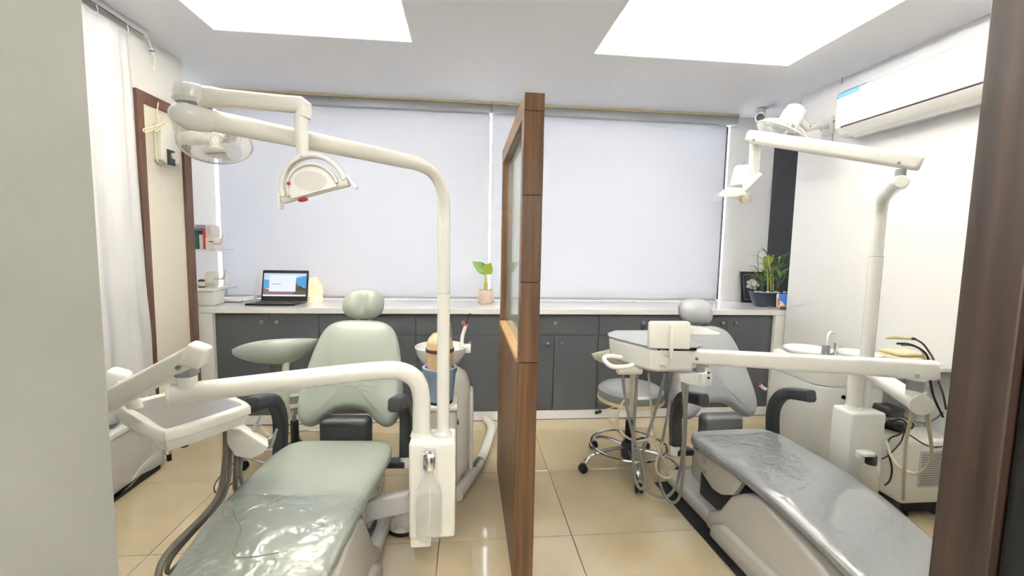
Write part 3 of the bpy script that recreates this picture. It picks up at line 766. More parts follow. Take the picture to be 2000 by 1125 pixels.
for px1, py1 in ((1791, 734), (1361, 701)):
    k = (Vector((at(px1, py1, Y=1.6).x, at(px1, py1, Y=1.6).y))).normalized()
    # centre of the screw: where the pixel ray meets the arm's near side face
    r_ = at(px1, py1, Y=1.6)-V(0, 0, CH); p0 = a0+nA*.026; s = (p0-V(0, 0, CH)).dot(nA)/r_.dot(nA); c_ = V(0, 0, CH)+r_*s
    cyl('screw', c_-nA*.002, c_+nA*.003, .009, 'chrome', sa, 14, .006)
# instrument head
zt_, zb_ = .95, .835
pl = [V(.715, 2.17, 0), V(.745, 2.10, 0), V(.83, 1.935, 0), V(.87, 1.915, 0), V(1.035, 1.93, 0), V(1.09, 1.97, 0), V(1.09, 2.28, 0), V(1.05, 2.32, 0), V(.80, 2.32, 0), V(.735, 2.25, 0)]
c0 = sum(pl, V(0, 0, 0))/len(pl)
def shrp(d): return [c0+(p-c0)*(1-d/(p-c0).length) for p in pl]
hdz = [(.05, zb_-.0), (.025, zb_+.008), (.012, zb_+.02), (0, zt_-.02), (.002, zt_-.006), (.008, zt_)]
body = loft('head_body', [[p+V(0, 0, z) for p in shrp(d)] for d, z in hdz], 'white', u, angle=30)
box('rubber_edge', (.86, 1.921, zt_-.006), (1.04, 1.935, zt_+.003), 'black', body)
mt_ = loft('mat', [[p+V(0, 0, z) for p in shrp(d)] for d, z in ((.0, zt_+.002), (-.006, zt_+.007), (-.004, zt_+.011), (.02, zt_+.0095))], 'vgrey', body)
loft('clear_tray', [[V(x, y, z)+V(1.115, 2.16, 0) for x, y in rrect(.24-d, .24-d, .04, 4)] for d, z in ((.05, .985), (.03, .981), (.0, .995), (-.004, .996))], 'cglass', body)
cbox('tray_bracket', (1.09, 2.16, .965), (.05, .1, .03), 'white', body, .006)
# viewer panel
pc = at(1308, 654, Y=1.905)
pn = prism('viewer_panel', [(-.098, -.058), (.092, -.064), (.101, .05), (.092, .058), (-.082, .058), (-.09, .05)], lambda a, b, k: V(pc.x+a, 1.905+.022*k-b*-.2, pc.z+b), 'ivory', u, .005, 3)
tube('panel_neck', [at(1311, 700, Y=1.895), at(1311, 685, Y=1.885), at(1311, 668, Y=1.885), at(1312, 645, Y=1.9), at(1312, 637, Y=1.908)], .0095, 'ivory', pn, 12, 4)
cbox('panel_bracket', at(1298, 705, Y=1.905), (.034, .03, .045), 'ivory', pn, .008, (0, 20, 0))
# grab handle
tube('grab_handle', [at(1212, 698, Y=2.04), at(1186, 696, Y=1.98), at(1180, 703, Y=1.965), at(1196, 716, Y=1.945), at(1225, 716, Y=1.945), at(1236, 712, Y=1.955)], .011, 'white', body, 12, 5)
cyl('hose_manifold', at(1206, 722, Y=2.05), at(1252, 722, Y=2.06), .024, 'ivory', body, 18, bev=.006)
cbox('joint_block', at(1365, 716, Y=1.985), (.04, .045, .05), 'grey', body, .004)
hb_ = prism('hose_bracket', [(-.075, .02), (.07, .03), (.085, .015), (.085, -.035), (.03, -.04), (-.075, -.012)], lambda a, b, k: V(at(1355, 738, Y=1.97).x+a, 1.955+.05*k, at(1355, 738, Y=1.97).z+b), 'white', u, .005)
cyl('bracket_boss', at(1371, 728, Y=1.965), at(1371, 745, Y=1.965), .024, 'white', hb_, 18)
cbox('bracket_plate', at(1394, 713, Y=2.0), (.08, .05, .022), 'white', hb_, .006)
for dy in (728, 738): cbox('socket', at(1384, dy, Y=1.952), (.01, .01, .01), 'black', hb_, .003)
# hoses hanging in loops
hose('hose', [(1216, 728, 2.06), (1219, 760, 2.06), (1226, 805, 2.06), (1236, 850, 2.07), (1247, 880, 2.07), (1258, 926, 2.08), (1258, 948, 2.08), (1252, 955, 2.08), (1244, 945, 2.08), (1239, 922, 2.08), (1236, 860, 2.07), (1240, 810, 2.06), (1243, 760, 2.05), (1245, 722, 2.05)], .0075, 'hose', u)
hose('hose', [(1233, 730, 2.06), (1231, 757, 2.06), (1220, 780, 2.06), (1210, 796, 2.06), (1206, 818, 2.06), (1213, 843, 2.06), (1228, 856, 2.07), (1247, 862, 2.08), (1271, 859, 2.09), (1283, 875, 2.09), (1300, 907, 2.1), (1312, 926, 2.1), (1309, 932, 2.1), (1298, 933, 2.1), (1285, 924, 2.1), (1281, 908, 2.1), (1287, 885, 2.1), (1296, 860, 2.12)], .0052, 'hosey', u)
hose('hose', [(1266, 728, 2.1), (1269, 760, 2.1), (1273, 810, 2.1), (1280, 860, 2.11), (1292, 893, 2.12), (1304, 915, 2.12)], .0052, 'hosey', u)
hose('hose', [(1297, 728, 2.1), (1291, 762, 2.1), (1277, 812, 2.1), (1263, 857, 2.1), (1255, 888, 2.1), (1254, 925, 2.11), (1261, 955, 2.12), (1277, 967, 2.12), (1300, 971, 2.12), (1317, 955, 2.1), (1328, 918, 2.07), (1335, 860, 2.02), (1337, 800, 2.0), (1333, 742, 1.98)], .0075, 'hose', u)
hose('hose', [(1313, 728, 2.12), (1309, 768, 2.12), (1304, 810, 2.12), (1294, 859, 2.12), (1289, 890, 2.12), (1286, 922, 2.12), (1290, 948, 2.12), (1299, 969, 2.12), (1313, 982, 2.1), (1327, 970, 2.08), (1334, 922, 2.05), (1338, 850, 2.02), (1340, 795, 2.0), (1342, 752, 1.99)], .0075, 'hose', u)
# bottle holder low on the post
bh = box('bottle_bracket', (1.80, 1.80, .455), (1.85, 1.849, .475), 'white', u, .004)
b0 = at(1705, 900, Y=1.78)
bp_ = prism('bottle_arm', rrect(.075, .05, .02, 4), lambda a, b, k: V(b0.x+a-.02, 1.80+b, b0.z+.02+.014*k), 'white', u, .002)
cyl('bottle_cap', V(b0.x, 1.79, b0.z+.02), V(b0.x, 1.79, b0.z-.018), .023, 'black', bp_, 20)
lathe('bottle', [(.014, b0.z-.018), (.016, b0.z-.03), (.034, b0.z-.06), (.037, b0.z-.09), (.037, .24), (.03, .225), (0, .224)], V(b0.x, 1.79, 0), 'cglass', u, 22)
# hoses under the delivery tube
hose('hose', [(1783, 790, 1.43), (1776, 830, 1.45), (1769, 870, 1.5), (1766, 920, 1.55), (1764, 975, 1.62)], .006, 'hosey', u)
hose('hose', [(1811, 780, 1.42), (1814, 830, 1.44), (1819, 870, 1.48), (1818, 900, 1.5), (1805, 918, 1.55), (1785, 925, 1.6), (1757, 912, 1.65), (1740, 890, 1.75), (1731, 862, 1.85)], .006, 'hosey', u)
hose('hose', [(1810, 752, 1.44), (1810, 770, 1.44), (1811, 790, 1.44)], .006, 'hosey', u)

# ------------------------------------------------------------------ operating light over the grey chair
l = thing('operating_light', 'white operating light with clear face shield over the grey dental chair', 'dental light', (1.905, 1.93, .663))
pb = V(1.9, 1.935, 0)
sl = cyl('pole_sleeve', pb+V(0, 0, .664), pb+V(0, 0, at(1716, 501, Y=1.935).z), .028, 'white', l, 20)
zz_ = at(1716, 501, Y=1.935).z
cyl('seam_ring', pb+V(0, 0, zz_), pb+V(0, 0, zz_+.0015), .0282, 'grey', sl, 20)
cap = at(1757, 357, Y=1.66)
pp = [pb+V(0, 0, zz_+.0015), pb+V(0, 0, 1.42), pb+V(0, 0, 1.54), pb+V(-.008, -.01, 1.605), pb+V(-.04, -.05, 1.645), (pb+V(0, 0, 1.65)).lerp(cap, .65), cap]
sweep('bent_pole', cr(pp, 6), circ(.025, 20), 'white', l)
dc = (cap-pp[-2]).normalized()
kn = sweep('knuckle', [cap-dc*.02, cap, cap+dc*.015, cap+dc*.025], circ(.0275, 22), 'white', l, scl=[1, 1.08, 1.02, .8])
cyl('swivel', cap+V(0, 0, .02), V(cap.x, cap.y, at(1757, 331, Y=1.66).z), .018, 'grey', kn, 16)
a0 = at(1802, 319, Y=1.62); a1 = at(1459, 266, Y=2.08)
dA = (a1-a0).normalized()
sp = sweep('spring_arm', [a0, a0+dA*.006, a0+dA*.02, a1-dA*.03, a1-dA*.006, a1], rrect(.045, .062, .016, 4), 'white', l, up=(0, 0, 1), scl=[.8, .95, 1, .95, .9, .7])
nA = V(dA.y, -dA.x, 0).normalized()
if nA.y > 0: nA = -nA
for px1, py1 in ((1756, 318), (1472, 273)):
    r_ = at(px1, py1, Y=1.6)-V(0, 0, CH); p0 = a0+nA*.0226; s = (p0-V(0, 0, CH)).dot(nA)/r_.dot(nA); c_ = V(0, 0, CH)+r_*s
    cyl('screw', c_-nA*.003, c_+nA*.003, .007, 'steel', sp, 12, .005)
YL = 2.07
dp = sweep('drop_post', [at(1475, 275, Y=YL), at(1474, 300, Y=YL), at(1472, 335, Y=YL), at(1470, 352, Y=YL)], rrect(.042, .036, .01), 'white', l, up=(0, 1, 0))
hc = at(1449, 345, Y=YL)
hh = lathe('lamp_housing', [(0, .05), (.03, .05), (.036, .042), (.05, -.03), (.052, -.042), (0, -.045)], hc, 'white', l, 22, (0, 0, 1))
cyl('switch_stem', hc+V(.004, 0, .05), hc+V(.004, 0, .072), .003, 'steel', hh, 8)
cbox('housing_link', hc.lerp(at(1470, 350, Y=YL), .6), (.06, .03, .05), 'white', hh, .008)
rf = at(1432, 376, Y=YL-.02)
lathe('reflector', [(.058, -.012), (.055, .002), (.04, .016), (.02, .022), (0, .023)], rf, 'white', hh, 26, (-.15, -.2, 1), 1.1, .9)
lathe('lens', [(0, -.012), (.05, -.012), (.05, -.008), (0, -.008)], rf, 'darkpan', hh, 24, (-.15, -.2, 1))
loft('face_shield', [[rf+V(.085*cos(a)*1.05, -.06*sin(a), z) for a in [pi*1.15*i/20-.2 for i in range(21)]] for z in (-.045, -.004)], 'cglass', l, caps=False, closed=False)
hl = cyl('handle', at(1452, 375, Y=YL-.05), at(1485, 340, Y=YL-.05), .012, 'white', l, 16, bev=.003)
cyl('handle_stem', at(1455, 360, Y=YL-.045), at(1454, 388, Y=YL-.05), .011, 'white', hl, 14)
cyl('handle_knob', at(1454, 390, Y=YL-.05)+V(0, .01, 0), at(1454, 390, Y=YL-.07), .015, 'yell', hl, 18, bev=.003)

# ------------------------------------------------------------------ cuspidor by the grey chair
t = thing('cuspidor_unit', 'large white cuspidor cabinet with spittoon and taps beside the grey chair', 'spittoon', (2.15, 2.48, 0))
rings = []
for z, d in ((.01, .02), (.03, .0), (.60, .0), (.648, .005), (.652, .02), (.655, .02)):
    rings.append([V(2.16+a, 2.48+b, z) for a, b in rrect(.42-d, .46-d, .06, 5)])
tw = loft('column', rings, 'white', t)
rings = []
for z, d in ((.655, .03), (.66, .0), (.73, -.01), (.765, -.005), (.78, .03)):
    rings.append([V(2.16+a, 2.48+b, z) for a, b in rrect(.42-d, .46-d, .08, 5)])
tp_ = loft('top_module', rings, 'white', t)
lathe('bowl', [(.03, .765), (.09, .77), (.125, .79), (.135, .805), (.13, .808), (.11, .795), (.05, .785), (0, .784)], V(2.1, 2.55, 0), 'white', t, 28)
fx = at(1618, 678, Y=2.5)
fc = tube('cup_filler', [V(fx.x, 2.5, .77), at(1615, 672, Y=2.5), at(1617, 655, Y=2.5), at(1623, 648, Y=2.5), at(1630, 650, Y=2.5)], .008, 'white', tp_, 12, 5)
for px1 in (1609, 1618): 
    q = at(px1, 678, Y=2.42); cyl('tap_knob', V(q.x, q.y, .775), V(q.x, q.y, q.z+.012), .011, 'grey', tp_, 12)
q = at(1633, 676, Y=2.4); cyl('cup_tap', V(q.x, q.y, .775), V(q.x, q.y, q.z+.02), .008, 'chrome', tp_, 12, .014)
q = at(1648, 806-30, Y=2.245); cyl('drain_plug', V(q.x, 2.262, q.z), V(q.x, 2.24, q.z), .011, 'black', tw, 12)
rgs = []
lathe('instrument_dish', [(.06, .80), (.105, .815), (.112, .83), (.108, .832), (.07, .82), (0, .818)], V(2.235, 2.33, 0), 'white', t, 26)
cyl('dish_stem', V(2.235, 2.33, .775), V(2.235, 2.33, .805), .03, 'white', t, 16)
tube('side_hose', [V(1.948, 2.69, .5), V(1.93, 2.7, .51), V(1.91, 2.7, .53)], .012, 'white', t, 10)
sd = cbox('red_valve', (1.908, 2.7, .535), (.014, .012, .02), 'red', t, .003)

# ------------------------------------------------------------------ corner by the right wall
t = thing('side_table', 'white wall-side stand holding the yellowed scaler unit', 'stand', (2.47, 2.35, 0))
box('top', (2.385, 2.14, .765), (2.625, 2.56, .79), 'white', t, .006)
for x, y in ((2.60, 2.27), (2.60, 2.53), (2.40, 2.53)): box('leg', (x-.012, y-.012, 0), (x+.012, y+.012, .765), 'white', t, .003)
box('leg', (2.40-.012, 2.36, 0), (2.40+.012, 2.384, .765), 'white', t, .003)
s = thing('scaler_unit', 'yellowed plastic scaler box with black cables on the white stand', 'scaler', (2.45, 2.3, .791))
b0 = at(1752, 672, Y=2.26)
box('case', (2.37, 2.2, .792), (2.56, 2.36, .83), 'yell', s, .01, 3)
box('case_top', (2.38, 2.22, .831), (2.55, 2.36, .85), 'yell', s, .008, 3)
h1 = sweep('scaler_handle', [at(1730, 661, Y=2.19), at(1745, 659, Y=2.19), at(1762, 660, Y=2.19), at(1778, 661, Y=2.19)], circ(.009, 12), 'yell', s, scl=[.6, 1, 1, .8])
sweep('cable_boot', [at(1778, 661, Y=2.19), at(1787, 662, Y=2.19)], circ(.0075, 10), 'black', h1)
hose('cable', [(1787, 662, 2.19), (1803, 672, 2.16), (1816, 690, 2.13), (1824, 704, 2.1), (1832, 740, 2.05), (1842, 770, 2.02), (1848, 800, 2.0)], .005, 'dark', s, 8)
hose('cable', [(1752, 671, 2.17), (1775, 672, 2.16), (1798, 682, 2.14), (1812, 698, 2.12), (1816, 735, 2.1), (1824, 775, 2.08), (1842, 815, 2.06)], .0055, 'black', s, 8)
hose('cable', [(1760, 674, 2.17), (1785, 676, 2.16), (1803, 690, 2.14), (1806, 730, 2.12), (1803, 765, 2.1)], .005, 'hosey', s, 8)
# compressor
t = thing('air_compressor', 'cream boxy air compressor with perforated front panel by the right wall', 'compressor', (2.45, 2.18, 0))
CX0 = at(1764, 975, Y=2.05).x; z0 = .075; z1 = at(1764, 862, Y=2.05).z
box('case', (CX0-.01, 2.05, z0), (2.60, 2.24, z1), 'ivory', t, .03, 4)
fp_ = box('front_panel', (CX0+.07, 2.046, z0+.10), (2.59, 2.052, z1-.055), 'base', t, .002, 1)
bm = bmesh.new()
for iz in range(16):
    for ix in range(14):
        x = CX0+.085+ix*.0125+(iz % 2)*.006; zc = z0+.115+iz*.0125
        if x < 2.575 and zc < z1-.065:
            gm = bmesh.ops.create_circle(bm, cap_ends=True, radius=.0036, segments=6)
            for v in gm['verts']: v.co = V(x+v.co.x, 2.0455, zc+v.co.y)
pf = frombm('perforation', bm, 'black', t, 0); pf['kind'] = 'stuff'; pf.parent = fp_; pf.matrix_parent_inverse = Matrix.Identity(4)
for x in (CX0+.05, 2.55):
    for y in (2.1, 2.2): cyl('rubber_foot', V(x, y, 0), V(x, y, z0+.01), .03, 'black', t, 14)
box('base_shadow_block', (CX0+.01, 2.07, .03), (2.59, 2.22, z0), 'black', t)  # black slab standing in for the shadow under the case
# power adapters on the compressor
ad = tag(cbox('power_adapter', at(1735, 801, Y=2.12), (.14, .09, .05), 'black', None, .008, (6, 8, 20)), 'large black power adapter leaning on top of the cable pile', 'adapter', 'black power adapters')
t = thing('power_adapter', 'small black power adapter with tangled cables on the cream compressor', 'adapter', (2.29, 2.15, z1))
cbox('case', at(1748, 832, Y=2.17), (.09, .08, .03), 'black', t, .006, (0, -6, 30))
hose('cable', [(1758, 812, 2.1), (1772, 818, 2.09), (1784, 830, 2.09), (1776, 838, 2.09), (1750, 836, 2.09), (1742, 824, 2.09), (1760, 819, 2.09), (1772, 832, 2.08), (1757, 848, 2.06), (1740, 855, 2.05), (1733, 868, 2.02), (1736, 888, 2.0), (1742, 915, 1.98), (1738, 938, 1.98), (1728, 948, 1.98)], .0042, 'black', t, 8)
hose('cable', [(1768, 838, 2.07), (1760, 862, 2.04), (1745, 880, 2.02), (1730, 893, 2.0), (1718, 897, 1.99)], .0035, 'black', t, 8)
hose('cable', [(1765, 842, 2.06), (1785, 855, 2.04), (1805, 868, 2.035), (1822, 873, 2.035), (1840, 872, 2.035)], .0035, 'black', t, 8)
hose('cable', [(1785, 822, 2.1), (1805, 825, 2.08), (1826, 818, 2.08), (1842, 805, 2.08)], .005, 'hosed', t, 8)

# ------------------------------------------------------------------ stools
def stool(label, c, zt_, vin, rim, back, rot0, backz, back2):
    s = thing('dentist_stool', label, 'stool', (c[0], c[1], 0)); cx, cy = c
    o = lathe('seat_pad', [(0, zt_-.075), (.195, zt_-.07), (.205, zt_-.05), (.203, zt_-.02), (.185, zt_-.004), (.14, zt_), (0, zt_+.002)], V(cx, cy, 0), vin, s, 36)
    lathe('seat_rim', [(.19, zt_-.088), (.206, zt_-.086), (.209, zt_-.076), (.206, zt_-.062), (.19, zt_-.07)], V(cx, cy, 0), rim, s, 36)
    lathe('seat_plate', [(0, zt_-.095), (.12, zt_-.094), (.19, zt_-.086), (0, zt_-.08)], V(cx, cy, 0), 'yell', s, 24)
    cyl('gas_rod', V(cx, cy, .28), V(cx, cy, zt_-.09), .014, 'chrome', s, 14)
    cyl('gas_cylinder', V(cx, cy, .10), V(cx, cy, .31), .024, 'black', s, 16)
    cyl('lever', V(cx-.02, cy-.02, zt_-.105), V(cx-.21, cy-.06, zt_-.14), .0045, 'yell', s, 8)
    cyl('lever_grip', V(cx-.205, cy-.059, zt_-.139), V(cx-.245, cy-.068, zt_-.147), .011, 'black', s, 12, bev=.003)
    hub = lathe('hub', [(0, .06), (.03, .062), (.042, .08), (.045, .15), (.036, .17), (.024, .175)], V(cx, cy, 0), 'dark', s, 20)
    for k in range(5):
        a = radians(rot0+72*k); d = V(cos(a), sin(a), 0)
        p = [V(cx, cy, .135)+d*.03, V(cx, cy, .128)+d*.15, V(cx, cy, .112)+d*.23, V(cx, cy, .095)+d*.275, V(cx, cy, .068)+d*.3]
        lg = sweep('leg', cr(p, 5), circ(.014, 10, .011), 'chrome', s)
        w = V(cx, cy, 0)+d*.31; tn = V(-d.y, d.x, 0)
        for sg in (-1, 1):
            lathe('castor_wheel', [(0, -.009), (.02, -.009), (.026, -.005), (.026, .005), (.02, .009), (0, .009)], w+tn*(sg*.013)+V(0, 0, .0265), 'black', lg, 16, tn)
        cbox('castor_hood', w+V(0, 0, .046), (.035, .038, .022), 'black', lg, .008, (0, 0, math.degrees(a)))
    tube('foot_ring', [V(cx+.235*cos(a), cy+.235*sin(a), .15) for a in [2*pi*i/24 for i in range(24)]], .0085, 'chrome', s, 8, 3, closed=True)
    # curved torso rest: a bellied crescent
    rx, ry, hs_, bel = back2
    rings = []
    for i in range(29):
        tt = i/14-1; x = rx+hs_*tt; y = ry+.13*tt*tt
        k = max(0, 1-abs((tt-bel)/(1+bel if tt < bel else 1-bel))**1.8)
        hh = .014+.058*k; wd = .012+.034*k**.6
        if abs(tt) > .999: hh *= .35; wd *= .35
        ztop = backz-.05*(tt-.3)**2
        rings.append([V(x, y+wd*cos(q), ztop-hh+hh*sin(q)) for q in [2*pi*m/16 for m in range(16)]])
    tr_ = loft('torso_rest', rings, back, s, angle=70)
    xb_ = rx+hs_*bel; yb_ = ry+.13*bel*bel
    tube('rest_support', [V(cx, cy, zt_-.1)+V(xb_-cx, yb_-cy, 0)*.4, V(cx, cy, zt_-.11).lerp(V(xb_, yb_, zt_-.11), .95), V(xb_, yb_-.03, zt_-.04), V(xb_, yb_-.02, backz-.2), V(xb_, yb_, backz-.11)], .02, 'vbeige', tr_, 12)
    return s
stool('grey dentist stool with yellowed rim and chrome star base by the partition', (1.04, 2.70), .535, 'vgrey', 'yell', 'vbeige', 262, .845, (.95, 2.5, .19, .1))
stool('green dentist stool with curved torso rest in clear wrap by the green chair', (-1.04, 2.80), .545, 'vgreen', 'ivory', 'vgreen', 250, .875, (-1.075, 2.52, .235, .42))

# ------------------------------------------------------------------ wall fans
def fan(label, c, nrm, wallx, brk, col, R=.205, logo=False, knobs=False):
    c = Vector(c); n = Vector(nrm).normalized()
    f = thing('wall_fan', label, 'fan', (wallx, brk[1], brk[2]))
    F = frame_to(n, (1, 0, 0)); P = lambda r, a, w: c+F @ V(r*cos(a), r*sin(a), w)
    def grille(name, depth, cnt):
        bm = bmesh.new()
        def wire(pts, r):
            # square wire
            n_ = len(pts); vv = []
            for i, p in enumerate(pts):
                t = (pts[min(i+1, n_-1)]-pts[max(i-1, 0)]).normalized()
                a = t.cross(n); a = a.normalized() if a.length > 1e-4 else V(1, 0, 0); b = t.cross(a)
                vv.append([bm.verts.new(p+a*(r*x)+b*(r*y)) for x, y in ((1, 0), (0, 1), (-1, 0), (0, -1))])
            for i in range(n_-1):
                for k in range(4): bm.faces.new((vv[i][k], vv[i][(k+1) % 4], vv[i+1][(k+1) % 4], vv[i+1][k]))
        for k in range(cnt):
            a = 2*pi*k/cnt
            wire([P(.045+(R-.045)*t, a+.25*t, depth*(1-t**3.0)) for t in (0, .2, .4, .6, .75, .88, .96, 1)], .0016)
        for rr, dz in ((.6, .8),):
            wire([P(.045+(R-.045)*rr, 2*pi*i/40, depth*(1-rr**3)) for i in range(41)], .0018)
        return frombm(name, bm, col, f, 0)
    grille('front_grille', .06, 72)
    grille('rear_grille', -.06, 72)
    tube('guard_ring', [P(R, 2*pi*i/32, 0) for i in range(32)], .006, col, f, 8, 2, closed=True)
    hub = lathe('hub_cap', [(0, .052), (.05, .052), (.058, .058), (.058, .066), (.05, .07), (0, .071)], c, col, f, 26, n)
    lathe('rotor', [(0, -.05), (.035, -.05), (.035, .03), (.025, .045), (0, .048)], c, col, f, 20, n)
    for k in range(3):
        vs = []; fs = []
        for i in range(7):
            t = i/6; r = .035+.145*t
            for s_ in (-1, 1):
                a = 2*pi*k/3+.55*t+s_*(.55-.12*t)*(.55+.45*sin(pi*min(1, t*1.05+.1)))
                vs.append(P(r, a, s_*.018)); 
            if i: b = i*2; fs.append((b-2, b-1, b+1, b))
        bl = mk('blade', vs, fs, col, f)
        md = bl.modifiers.new('thickness', 'SOLIDIFY'); md.thickness = .002
    m0 = c-n*.055
    mot = lathe('motor_housing', [(.05, .02), (.07, -.005), (.072, -.07), (.066, -.12), (.045, -.14), (0, -.145)], m0, col, f, 26, n)
    # bracket
    b = Vector(brk)
    return f, hub, mot, P, F, m0, n, b
f, hub, mot, P, F, m0, n, b = fan('cream wall fan tilted down on the wood-framed panel above the shelves', at(421, 281, Y=3.06), (.22, -.42, -.88), XL+.006, at(325, 285, X=XL+.03), 'ivory', .2)
F2 = frame_to(n, (1, -.1, 0)); F2 = Matrix((F2.col[0], -(-F2.col[1]), F2.col[2])).transposed()
yx = V(1, .12, -.06); xx = (yx-n*yx.dot(n)).normalized(); yy = n.cross(xx)
text('cap_lettering', 'OWINDO', at(421, 281, Y=3.06)+n*.0715, .022, Matrix((xx, yy, n)).transposed(), 'ink', hub)
pl_ = [at(306, 242, X=XL+.03), at(345, 240, X=XL+.03), at(343, 322, X=XL+.03), at(318, 322, X=XL+.03), at(308, 312, X=XL+.03)]
pl2 = [(p.y, p.z) for p in pl_]
bp_ = prism('bracket_plate', pl2, lambda u_, v_, k: V(XL+.007+.05*k, u_, v_), 'ivory', f, .008, 3)
kp = at(334, 308, X=XL+.058)
kpl = cbox('switch_plate', kp, (.008, .075, .095), 'dark', bp_, .003)
cyl('dial', kp+V(.004, .01, .012), kp+V(.016, .01, .012), .02, 'ivory', kpl, 18)
sweep('neck', cr([V(XL+.05, pl_[1].y-.06, pl_[1].z-.05), V(XL+.11, pl_[1].y-.09, pl_[1].z-.02), m0-n*.06-V(.05, 0, 0), m0-n*.06], 5), circ(.03, 14), 'ivory', f)
tube('cord', [at(303, 258, X=XL+.06), at(303, 280, X=XL+.062), at(306, 310, X=XL+.06), at(312, 321, X=XL+.06), at(326, 323, X=XL+.06)], .003, 'yell', f, 8)
tube('cord', [at(309, 200, X=XL+.03), at(307, 222, X=XL+.03), at(311, 238, X=XL+.05), at(306, 250, X=XL+.065), at(285, 258, X=XL+.06), at(281, 252, X=XL+.05), at(300, 248, X=XL+.07), at(322, 238, X=XL+.07), at(320, 246, X=XL+.07), at(303, 257, X=XL+.07)], .004, 'yell', f, 8)
f, hub, mot, P, F, m0, n, b = fan('white wall fan seen from behind beside the air conditioner', at(1527, 260, Y=3.02), (-.42, .2, -.885), XR, V(XR, 3.05, 2.3), 'white', .175)
brk = at(1616, 246, X=XR-.02)
cbox('bracket_plate', V(XR-.016, brk.y, brk.z), (.03, .09, .13), 'white', f, .008)
sweep('neck', [V(XR-.03, brk.y, brk.z), at(1595, 246, Y=3.0), at(1578, 252, Y=3.0), m0-n*.05+V(.06, 0, 0), m0-n*.06], circ(.022, 12), 'white', f)
cyl('neck_bolt', at(1583, 247, Y=2.975), at(1583, 247, Y=2.965), .006, 'steel', mot, 10)

# ------------------------------------------------------------------ air conditioner
t = thing('air_conditioner', 'white split air conditioner with blue tape on the right wall', 'air conditioner', (XR-.1, 2.37, 2.16))
y0, y1 = 1.86, 2.87
prof = [(XR-.002, 2.165), (XR-.12, 2.158), (XR-.165, 2.175), (XR-.20, 2.215), (XR-.205, 2.25), (XR-.205, 2.405), (XR-.195, 2.435), (XR-.15, 2.46), (XR-.002, 2.462)]
bd = prism('case', prof, lambda a, b, k: V(a, y0+(y1-y0)*k, b), 'white', t, .004, 2)
prism('louvre', [(XR-.1, 2.150), (XR-.155, 2.164), (XR-.2, 2.206), (XR-.206, 2.214), (XR-.2, 2.219), (XR-.15, 2.176)], lambda a, b, k: V(a, y0+.06+(y1-y0-.12)*k, b), 'white', t, .001, 1)
prism('louvre_slot', [(XR-.196, 2.205), (XR-.2085, 2.2135), (XR-.2085, 2.2185), (XR-.196, 2.222)], lambda a, b, k: V(a, y0+.055+(y1-y0-.11)*k, b), 'ink', t)
prism('panel_seam', [(XR-.2, 2.2455), (XR-.2055, 2.2455), (XR-.2055, 2.2475), (XR-.2, 2.2475)], lambda a, b, k: V(a, y0+.05+(y1-y0-.1)*k, b), 'grey', t)
# strips of tape over the top edge
for (ya, yb_, mt, s) in ((y1-.17, y1-.002, 'tape', 1), (y0+.06, y0+.12, 'cyan', 1)):
    tp3 = prism('tape', [(XR-.2065, 2.405), (XR-.1962, 2.4365), (XR-.151, 2.4625), (XR-.15, 2.4605), (XR-.194, 2.434), (XR-.204, 2.405)], lambda a, b, k: V(a, ya+(yb_-ya)*k, b), mt, t)
Rt = Matrix((V(0, -1, 0), V(.87, 0, .5).cross(V(0, -1, 0))*-1, V(-.87, 0, .5))).transposed()
nn = V(-.5, 0, .866); xx = V(0, -1, 0); yy = nn.cross(xx)
cbox('tape_print', V(XR-.1755, y1-.09, 2.4505), (.006, .07, .0015), 'ink', t, 0, Matrix((nn.cross(V(0, 1, 0)) * -1, V(0, 1, 0), nn)).transposed())
tube('pipe_tail', [V(XR-.02, y1-.002, 2.2), V(XR-.03, y1+.03, 2.19), V(XR-.02, y1+.06, 2.2)], .012, 'white', t, 10)
# loose wires with red connector beside the fan
t = thing('connector_wires', 'thin loose wires with a red connector on the right wall', 'wires', (XR, 3.0, 2.3))
w0 = at(1637, 236, X=XR-.012)
for k, m_ in enumerate(('hosey', 'ink', 'yell')):
    tube('wire', [at(1603, 253+k*2, X=XR-.01), at(1612, 246+k, X=XR-.012), at(1622, 240+k*.6, X=XR-.014), at(1632, 234+k*1.5, X=XR-.012), at(1638, 230+k*3, X=XR-.008)], .0022, m_, t, 6)
cbox('connector', at(1623, 239.5, X=XR-.016), (.014, .035, .02), 'red', t, .003, (-20, 0, 0))
tube('wire', [at(1625, 243, X=XR-.01), at(1626, 262, X=XR-.006), at(1625, 285, X=XR-.006)], .002, 'grey', t, 6)
# camera on the ceiling
t = thing('security_camera', 'small white security camera fixed to the ceiling above the planter', 'camera', (at(1485, 212, Z=ZC).x, at(1485, 212, Z=ZC).y, ZC))
cc = at(1485, 213, Z=ZC-.002)
cyl('mount', cc, cc+V(0, 0, -.05), .042, 'white', t, 20)
bdy = sweep('camera_body', [cc+V(.02, .03, -.07), cc+V(-.03, -.05, -.085), cc+V(-.035, -.058, -.086)], circ(.04, 20), 'white', t, scl=[1, 1, .9])
cyl('lens', cc+V(-.0345, -.0575, -.086), cc+V(-.039, -.065, -.0868), .031, 'black', bdy, 20)
tag(tube('ceiling_hook', [at(1645, 151, Z=ZC-.002)+V(0, 0, 0), at(1645, 157, Z=ZC-.012)+V(0, 0, -.012), at(1641, 162, Z=ZC-.02)+V(0, 0, -.02), at(1640, 166, Z=ZC-.03)+V(0, 0, -.02)], .003, 'steel', None, 6), 'small bent wire hook in the ceiling beside the air conditioner', 'hook')

